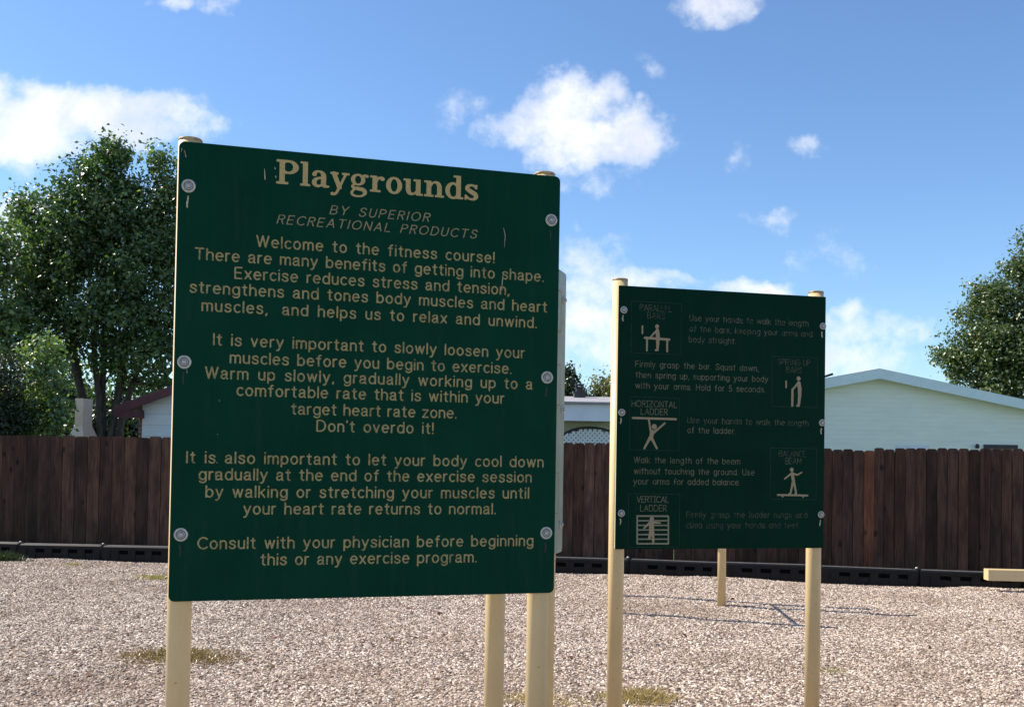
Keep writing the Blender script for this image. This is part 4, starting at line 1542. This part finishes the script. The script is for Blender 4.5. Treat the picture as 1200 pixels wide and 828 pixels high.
# chimney: brick shaft, dark metal shroud and flue cap
YK = YB + 2.6
c0, c1 = at(672, 470, YK), at(685.5, 470, YK)
cx0, cx1 = c0.x - eb.x, c1.x - eb.x
zk = lambda py: at(678, py, YK).z
mb = MB()
mb.box(cx0, cx1, 2.4, 2.8, zf1, zk(466.6))
ch = mb.build('chimney', M['brick'], rbx)
mb = MB()
mb.box(cx0 - 0.02, cx1 + 0.02, 2.38, 2.82, zk(460.4), zk(458.8))
mb.box(cx0 + 0.005, cx1 - 0.005, 2.405, 2.795, zk(466.5), zk(460.5))
mb.box(cx0 + 0.05, cx1 - 0.05, 2.45, 2.75, zk(458.7), zk(456.0))
mb.box(cx0 + 0.03, cx1 - 0.03, 2.43, 2.77, zk(455.0), zk(453.8))
mb.box(cx0 + 0.03, cx1 - 0.03, 2.43, 2.77, zk(451.4), zk(450.2))
for q in (0.06, cx1 - cx0 - 0.08):
    mb.box(cx0 + q, cx0 + q + 0.02, 2.5, 2.52, zk(456.0), zk(451.3))
mb.build('chimney_cap', M['dark_metal'], ch)
# arched lattice screen in front of the porch wall
ca = at(691, 540, YB + 0.25)
cxm = ca.x - eb.x
ra = 0.66
ztop = at(691, 500.5, YB + 0.25).z
zc_ = ztop - 0.42
mb = MB()
pts = [(cxm + ra * math.cos(R(t)), 0.25, zc_ + 0.42 * math.sin(R(t))) for t in range(0, 181, 10)]
pts = [(cxm + ra, 0.25, 0.1)] + pts + [(cxm - ra, 0.25, 0.1)]
mb.tube(pts, 0.022, 8)
af = mb.build('arch_frame', M['dark_metal'], rbx)
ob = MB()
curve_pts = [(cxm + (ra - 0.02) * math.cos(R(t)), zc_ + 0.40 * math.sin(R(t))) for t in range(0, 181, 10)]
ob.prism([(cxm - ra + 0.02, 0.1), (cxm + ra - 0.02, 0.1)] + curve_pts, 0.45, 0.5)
ob.build('porch_shade_panel', M['dark_metal'], rbx)  # dark panel stands in for the shade inside the porch
lt = MB()
stp = 0.085


def clip_arch(p, q):
    # keep sample pieces inside the arch
    ins = lambda x_, z_: (abs(x_ - cxm) < ra - 0.02) and (z_ < zc_ or ((x_ - cxm) / ra) ** 2 + ((z_ - zc_) / 0.42) ** 2 < 0.93) and z_ > 0.5
    n = 60
    run = []
    outp = []
    for i in range(n + 1):
        t = i / n
        x_, z_ = p[0] + (q[0] - p[0]) * t, p[1] + (q[1] - p[1]) * t
        if ins(x_, z_):
            run.append((x_, z_))
        elif run:
            outp.append((run[0], run[-1]))
            run = []
    if run:
        outp.append((run[0], run[-1]))
    return outp


for sgn, yo in ((1, 0.235), (-1, 0.247)):
    for k in range(-26, 27):
        xm = cxm + k * stp
        for (p, q) in clip_arch((xm - 1.2 * sgn, ztop - 2.2), (xm + 1.2 * sgn, ztop + 0.2)):
            dd = Vector((q[0] - p[0], 0, q[1] - p[1]))
            if dd.length < 0.05:
                continue
            nn = Vector((-dd.z, 0, dd.x)).normalized() * 0.02
            a_, b_2 = Vector((p[0], yo, p[1])), Vector((q[0], yo, q[1]))
            e_ = Vector((0, 0.010, 0))
            lt.add([a_ - nn, b_2 - nn, b_2 + nn, a_ + nn, a_ - nn + e_, b_2 - nn + e_, b_2 + nn + e_, a_ + nn + e_],
                   [(0, 1, 2, 3), (7, 6, 5, 4), (0, 4, 5, 1), (2, 6, 7, 3), (1, 5, 6, 2), (3, 7, 4, 0)])
lt.build('lattice', M['lattice'], rbx)

# beige chimney stack standing beyond the tree
YP = 18.2
cp = at(98, 490, YP)
mb = MB()
hw = 0.072
zt_ = at(98, 467, YP).z
zs_ = at(98, 503, YP).z
mb.box(-hw * 1.05, hw * 1.05, -0.2, 0.2, zs_ + 0.06, zt_ - 0.003)
mb.add([Vector(p) for p in ((-0.13, -0.3, zs_ - 0.12), (0.13, -0.3, zs_ - 0.12), (0.13, 0.3, zs_ - 0.12), (-0.13, 0.3, zs_ - 0.12),
                            (-0.078, -0.202, zs_ + 0.06), (0.078, -0.202, zs_ + 0.06), (0.078, 0.202, zs_ + 0.06), (-0.078, 0.202, zs_ + 0.06))],
       [(0, 1, 5, 4), (1, 2, 6, 5), (2, 3, 7, 6), (3, 0, 4, 7), (4, 5, 6, 7)])
mb.box(-0.132, 0.132, -0.302, 0.302, 0, zs_ - 0.123)
st_ = mb.build('chimney_stack', M['beige'])
st_.location = (cp.x, cp.y, 0)
tag(st_, 'slim beige chimney stack showing above the fence beside the tree trunk', 'chimney')


# ------------------------------------------------------------------ trees
def leaves_mesh(name, C, N, size, mat, parent, clump_val):
    """C: leaf centres, N: preferred normals; one folded diamond per leaf"""
    n = len(C)
    nrm = N + rng.normal(0, 0.75, (n, 3))
    nrm /= np.linalg.norm(nrm, axis=1, keepdims=True) + 1e-9
    t = rng.normal(0, 1, (n, 3)) + np.array([0, 0, -0.5])
    t -= nrm * (t * nrm).sum(1, keepdims=True)
    t /= np.linalg.norm(t, axis=1, keepdims=True) + 1e-9
    b = np.cross(nrm, t)
    s = size * rng.uniform(0.65, 1.35, (n, 1))
    v = np.empty((n, 4, 3))
    v[:, 0] = C - t * s * 0.5
    v[:, 1] = C + b * s * 0.33 + nrm * s * 0.10
    v[:, 2] = C + t * s * 0.55
    v[:, 3] = C - b * s * 0.33 + nrm * s * 0.10
    me = bpy.data.meshes.new(name)
    me.vertices.add(n * 4)
    me.vertices.foreach_set('co', v.ravel().astype(np.float32))
    base = np.arange(n) * 4
    tri = np.stack([base, base + 1, base + 2, base, base + 2, base + 3], 1).ravel().astype(np.int32)
    me.loops.add(n * 6)
    me.loops.foreach_set('vertex_index', tri)
    me.polygons.add(n * 2)
    me.polygons.foreach_set('loop_start', (np.arange(n * 2) * 3).astype(np.int32))
    me.polygons.foreach_set('loop_total', np.full(n * 2, 3, np.int32))
    me.update(calc_edges=True)
    a = me.attributes.new('leaf', 'FLOAT_COLOR', 'POINT')
    val = np.clip(clump_val + rng.normal(0, 0.24, n), 0, 1)
    cc = np.ones((n, 4, 4), np.float32)
    cc[:, :, 0] = val[:, None]
    a.data.foreach_set('color', cc.ravel())
    me.materials.append(mat)
    me.validate()
    o = bpy.data.objects.new(name, me)
    col.objects.link(o)
    o.parent = parent
    return o


def tree(name, label, base, stems, lobes, n_clump, per, leaf, mat, clump_r=0.22, trunk_r=0.12, fork=0.5, cat='tree', spread=0.35, group=None, updir=0.5):
    """base: foot; stems: end points of the main limbs (relative); lobes: (x,y,z,rx,ry,rz,weight) relative to the foot"""
    root = empty(name, base, 0, label, cat, group)
    # clump centres spread over the lobes, denser towards the outside
    w = np.array([l[6] for l in lobes], float)
    w /= w.sum()
    cl, nm = [], []
    for i in rng.choice(len(lobes), n_clump, p=w):
        l = lobes[i]
        d = rng.normal(0, 1, 3)
        d /= np.linalg.norm(d)
        rr = rng.uniform(0.12, 1.0) ** 0.5 * rng.choice([1.0, 1.0, 1.0, 1.12])
        cl.append(np.array(l[:3]) + d * np.array(l[3:6]) * rr)
        nm.append(d * np.array([1, 1, 1]))
    cl, nm = np.array(cl), np.array(nm)
    # limbs
    tb_ = MB()
    skel = []
    for s_ in stems:
        s_ = Vector(s_)
        f_ = Vector((random.uniform(-.04, .04), random.uniform(-.04, .04), fork * random.uniform(0.8, 1.2)))
        mid = f_ + (s_ - f_) * 0.5 + Vector((s_.x * 0.10, s_.y * 0.10, 0.0)) * -1.0 + Vector((random.uniform(-.1, .1), random.uniform(-.1, .1), 0))
        pts = []
        for k in range(13):
            t = k / 12
            q = Vector((0, 0, -0.1)).lerp(f_, min(1, t * 4)) if t < 0.25 else None
            if q is None:
                u = (t - 0.25) / 0.75
                q = f_ * (1 - u) ** 2 + mid * 2 * u * (1 - u) + s_ * u * u
                q += Vector((random.uniform(-.03, .03), random.uniform(-.03, .03), 0))
            pts.append(q)
        rad = [trunk_r * (1 - 0.92 * (k / 12) ** 0.8) + 0.006 for k in range(13)]
        tb_.tube(pts, rad, 8)
        skel += [(np.array(p), r) for p, r in zip(pts[3:], rad[3:])]
    SP = np.array([p for p, r in skel])
    # twigs from the limbs to the clumps
    for c in cl[:: max(1, len(cl) // 260)]:
        dd = np.linalg.norm(SP - c, axis=1) + 1.2 * np.maximum(0, SP[:, 2] - c[2] + 0.1)
        j = int(dd.argmin())
        p0 = Vector(SP[j])
        p1 = Vector(c)
        m_2 = p0.lerp(p1, 0.5) + Vector((0, 0, -0.05 * (p1 - p0).length))
        r0 = min(skel[j][1] * 0.6, 0.035)
        tb_.tube([p0, m_2, p1], [r0, r0 * 0.6, 0.004], 5)
    tb_.build('trunk', M['bark'], root)
    cnt = rng.poisson(per, len(cl)) + 3
    idx = np.repeat(np.arange(len(cl)), cnt)
    csize = clump_r * rng.uniform(0.6, 1.35, len(cl))
    P = cl[idx] + np.clip(rng.normal(0, 1, (len(idx), 3)), -1.7, 1.7) * csize[idx][:, None] * np.array([1, 1, 0.9])
    N = nm[idx] * 0.5 + (P - cl[idx]) / (csize[idx][:, None] + 1e-6) * 0.3 + np.array([0, 0, updir])
    cv_ = rng.uniform(0.15, 0.75, len(cl))[idx]
    leaves_mesh('crown', P, N, leaf, mat, root, cv_)
    return root


def lobes_px(spec, base, Y):
    """(px, py, half-width px, half-height px, y offset m, depth half m, weight) -> lobes in metres relative to the foot"""
    out = []
    for (px, py, hw_, hh_, yo_, yd, w) in spec:
        c = at(px, py, Y)
        s_ = Y / F_PX
        out.append((c.x - base.x, yo_, c.z, hw_ * s_, yd, hh_ * s_, w))
    return out


YT = 20.5
bT = at(122, 520, YT); bT.z = 0
spec = [(126, 245, 26, 76, 0, .8, 1.9), (92, 262, 30, 62, -.3, .8, 1.4), (190, 260, 20, 72, .2, 0.7, 1.2), (46, 310, 24, 66, 0, .7, 1.1), (110, 350, 82, 66, 0, 1.4, 2.6), (180, 350, 50, 76, 0, 1.3, 1.5), (158, 275, 34, 60, 0, .8, 1.2), (72, 290, 30, 50, .2, .8, 1.0),
        (235, 320, 50, 110, .2, 1.2, 1.4), (55, 385, 55, 60, -.3, 1.2, 1.4), (185, 425, 60, 42, .3, 1.3, 1.0), (110, 435, 60, 36, .5, 1.2, .5), (136, 182, 9, 20, 0, .3, .3), (187, 196, 7, 16, 0, .3, .22), (30, 250, 8, 24, 0, .3, .25), (112, 190, 10, 20, 0, .3, .2)]
s2 = YT / F_PX
stems = []
for (px, py, yo) in ((128, 190, 0), (100, 230, -.4), (186, 210, .2), (150, 300, .5), (50, 270, 0), (215, 280, 0.2), (75, 330, -.6)):
    q = at(px, py, YT)
    stems.append((q.x - bT.x, yo, q.z))
tree('pear_tree', 'tall leafy green tree with several dark stems beyond the left fence', bT, stems, lobes_px(spec, bT, YT), 820, 84, 0.085, M['leaf_pear'], 0.165, 0.13, 0.55)

YU = 19.0
bU = at(2, 520, YU); bU.z = 0
spec = [(-22, 330, 34, 86, 0, .9, 1.3), (0, 300, 16, 48, 0, .7, .6), (8, 390, 36, 40, 0, .8, .7), (-60, 380, 50, 110, 0, 1.2, 1.4)]
stems = []
for (px, py) in ((-12, 280), (8, 300), (-50, 320), (20, 380)):
    q = at(px, py, YU)
    stems.append((q.x - bU.x, 0, q.z))
tree('pale_tree', 'lighter green tree cut off by the left edge', bU, stems, lobes_px(spec, bU, YU), 200, 40, 0.10, M['leaf_pale'], 0.2, 0.08, 0.6)

YV = 16.6
bV = at(52, 520, YV); bV.z = 0
spec = [(46, 440, 26, 36, 0, .5, 1.0), (58, 482, 18, 26, 0, .5, .8), (30, 488, 30, 24, 0, .5, .7), (52, 408, 12, 18, 0, .3, .25)]
stems = [(at(50, 420, YV).x - bV.x, 0, at(50, 420, YV).z), (at(72, 460, YV).x - bV.x, 0, at(72, 460, YV).z), (at(28, 460, YV).x - bV.x, 0, at(28, 460, YV).z)]
tree('shrub', 'small bright green shrub with a thin stem just behind the left fence', bV, stems, lobes_px(spec, bV, YV), 95, 34, 0.085, M['leaf_pale'], 0.15, 0.03, 0.5, cat='shrub')

YX = 15.9
bX = at(6, 520, YX); bX.z = 0
spec = [(4, 460, 22, 56, 0, .4, 1.0), (-14, 480, 36, 40, 0, .5, 1.0), (12, 500, 22, 22, 0, .4, .5)]
stems = [(at(2, 420, YX).x - bX.x, 0, at(2, 420, YX).z), (at(-16, 460, YX).x - bX.x, 0, at(-16, 460, YX).z)]
tree('evergreen_bush', 'dark green bush above the fence in the left corner', bX, stems, lobes_px(spec, bX, YX), 150, 60, 0.05, M['leaf_dark'], 0.13, 0.04, 0.3, cat='bush')

YR = 36.0
bR = at(1232, 520, YR); bR.z = 0
spec = [(1242, 360, 66, 76, 0, 2.6, 2.0), (1196, 408, 46, 46, -.6, 2.0, 1.5), (1150, 402, 20, 30, -.4, 1.0, .7), (1206, 322, 16, 34, 0, 1.0, .5), (1202, 284, 6, 18, 0, .4, .12), (1182, 312, 5, 12, 0, .4, .06), (1150, 345, 5, 12, 0, .4, .07), (1118, 388, 5, 12, 0, .4, .07), (1166, 358, 20, 24, 0, 1.0, .6), (1130, 372, 9, 12, 0, .5, .12),
        (1124, 424, 14, 16, 0, .7, .28), (1104, 418, 5, 12, 0, .4, .08), (1165, 444, 46, 32, 0, 1.6, 1.0), (1222, 434, 80, 50, 0, 2.4, 1.5), (1290, 385, 80, 110, 0, 3.0, 2)]
stems = []
for (px, py) in ((1225, 280), (1170, 330), (1130, 380), (1190, 300), (1110, 415), (1275, 330)):
    q = at(px, py, YR)
    stems.append((q.x - bR.x, random.uniform(-.6, .6), q.z))
tree('maple_tree', 'tall full green tree behind the mint house at the right edge', bR, stems, lobes_px(spec, bR, YR), 640, 92, 0.118, M['leaf_maple'], 0.25, 0.2, 1.5)

YD = 40.0
for (nm_, lb, spx, stm, mt, nc, per_, lf, cr) in (
    ('dark_tree', 'small dark green tree beyond the low roof, left of its chimney', [(664, 456, 10, 20, 0, .9, 1), (655, 462, 16, 14, 0, .9, .8), (662, 440, 3, 8, 0, .3, .15)], ((662, 442), (655, 455)), 'leaf_dark', 60, 60, 0.14, 0.22),
    ('yellow_tree', 'thin yellowish green tree beyond the low roof, right of its chimney', [(707, 455, 14, 14, 0, .8, 1.0), (697, 464, 12, 10, 0, .8, .9), (720, 455, 14, 16, 0, .8, .8), (688, 466, 6, 8, 0, .6, .3)], ((707, 445), (695, 460), (720, 448)), 'leaf_autumn', 60, 26, 0.13, 0.22)):
    bb_ = at(spx[0][0], 520, YD); bb_.z = 0
    stems = []
    for (px, py) in stm:
        q = at(px, py, YD)
        stems.append((q.x - bb_.x, 0, q.z))
    tree(nm_, lb, bb_, stems, lobes_px(spx, bb_, YD), nc, per_, lf, M[mt], cr, 0.1, 1.2)


# ------------------------------------------------------------------ dry grass and weeds on the gravel
def tuft(name, label, px, py, hw_, hd_, n, h_, mat, cat, kind=None, lay=0.6):
    c = G(px, py)
    P = np.stack([rng.normal(0, 0.5, n) * hw_, rng.normal(0, 0.5, n) * hd_, np.zeros(n)], 1)
    edge = np.exp(-((P[:, 0] / hw_) ** 2 + (P[:, 1] / hd_) ** 2))
    hgt = h_ * rng.uniform(0.5, 1.2, n) * (0.35 + 0.65 * edge)
    dirs = rng.normal(0, 1, (n, 3)) * lay
    dirs[:, 2] = 1
    dirs /= np.linalg.norm(dirs, axis=1, keepdims=True)
    side = np.cross(dirs, rng.normal(0, 1, (n, 3)))
    side /= np.linalg.norm(side, axis=1, keepdims=True)
    wd = 0.0035
    v = np.empty((n, 4, 3))
    v[:, 0] = P - side * wd
    v[:, 1] = P + side * wd
    top_ = P + dirs * hgt[:, None]
    v[:, 2] = top_ + side * wd * 0.3
    v[:, 3] = top_ - side * wd * 0.3
    v[:, :, 2] += 0.022
    me = bpy.data.meshes.new(name)
    fs = np.arange(n * 4).reshape(n, 4)
    me.from_pydata(v.reshape(-1, 3).tolist(), [], fs.tolist())
    a_ = me.attributes.new('leaf', 'FLOAT_COLOR', 'POINT')
    cc = np.ones((n, 4, 4), np.float32)
    cc[:, :, 0] = rng.uniform(0, 1, n)[:, None]
    a_.data.foreach_set('color', cc.ravel())
    me.materials.append(mat)
    o = bpy.data.objects.new(name, me)
    o.location = (c.x, c.y, 0)
    col.objects.link(o)
    tag(o, label, cat, kind=kind)
    return o


tuft('moss_patch', 'olive brown mossy patch on the gravel by the large sign left post', 190, 773, 0.52, 0.30, 8000, 0.042, M['moss'], 'moss patch', 'stuff', 1.2)
tuft('dry_grass', 'straw coloured dry grass at the foot of the side sign posts', 622, 826, 0.32, 0.22, 3000, 0.06, M['straw'], 'dry grass', 'stuff', 1.6)
tuft('dry_grass', 'straw coloured dry grass by the left post of the pictogram sign', 748, 820, 0.24, 0.2, 2200, 0.06, M['straw'], 'dry grass', 'stuff', 1.6)
tuft('weed', 'small yellow green weed in the gravel below the black border', 85, 664, 0.09, 0.07, 160, 0.06, M['weed'], 'weed', 'stuff', 1.4)
tuft('weed', 'thin pale green weeds in the gravel left of the large sign', 183, 679, 0.30, 0.14, 700, 0.06, M['weed'], 'weed', 'stuff', 1.4)
tuft('weed', 'sparse green weed in the gravel right of the pictogram sign', 972, 790, 0.16, 0.16, 150, 0.04, M['weed'], 'weed', 'stuff', 1.4)
tuft('weed', 'dark weed clump against the border in the left corner', 6, 660, 0.30, 0.10, 800, 0.16, M['leaf_dark'], 'weed', 'stuff', 0.5)

# far trees low behind the left fence
for (px, py, hw_, hh_, Y, lb) in ((150, 492, 60, 30, 44.0, 'far dark tree low above the fence, right of the pear tree stems'), (40, 478, 70, 44, 46.0, 'far dark tree low above the fence, behind the small shrub')):
    b_0 = at(px, 520, Y)
    b_0.z = 0
    sp_ = [(px, py, hw_, hh_, 0, 2.0, 1.0), (px - 25, py + 8, hw_ * .6, hh_ * .7, 0, 1.6, .6), (px + 30, py + 6, hw_ * .6, hh_ * .8, 0, 1.6, .6)]
    q1, q2 = at(px - 15, py, Y), at(px + 20, py + 5, Y)
    tree('far_tree', lb, b_0, [(q1.x - b_0.x, 0, q1.z), (q2.x - b_0.x, 0, q2.z)], lobes_px(sp_, b_0, Y), 200, 60, 0.2, M['leaf_dark'], 0.4, 0.15, 1.0)


# a few fallen leaves on the gravel
n_l = 90
fx, fy = rng.uniform(-5.5, 6.0, n_l), rng.uniform(6.2, 12.2, n_l)
P_ = np.stack([fx, fy, np.full(n_l, 0.045)], 1)
lv = leaves_mesh('fallen_leaves', P_, np.tile([0, 0, 2.2], (n_l, 1)), 0.055, M['straw_leaf'], None, np.full(n_l, 0.4))
tag(lv, 'small rusty fallen leaves scattered over the gravel', 'fallen leaves', kind='stuff')
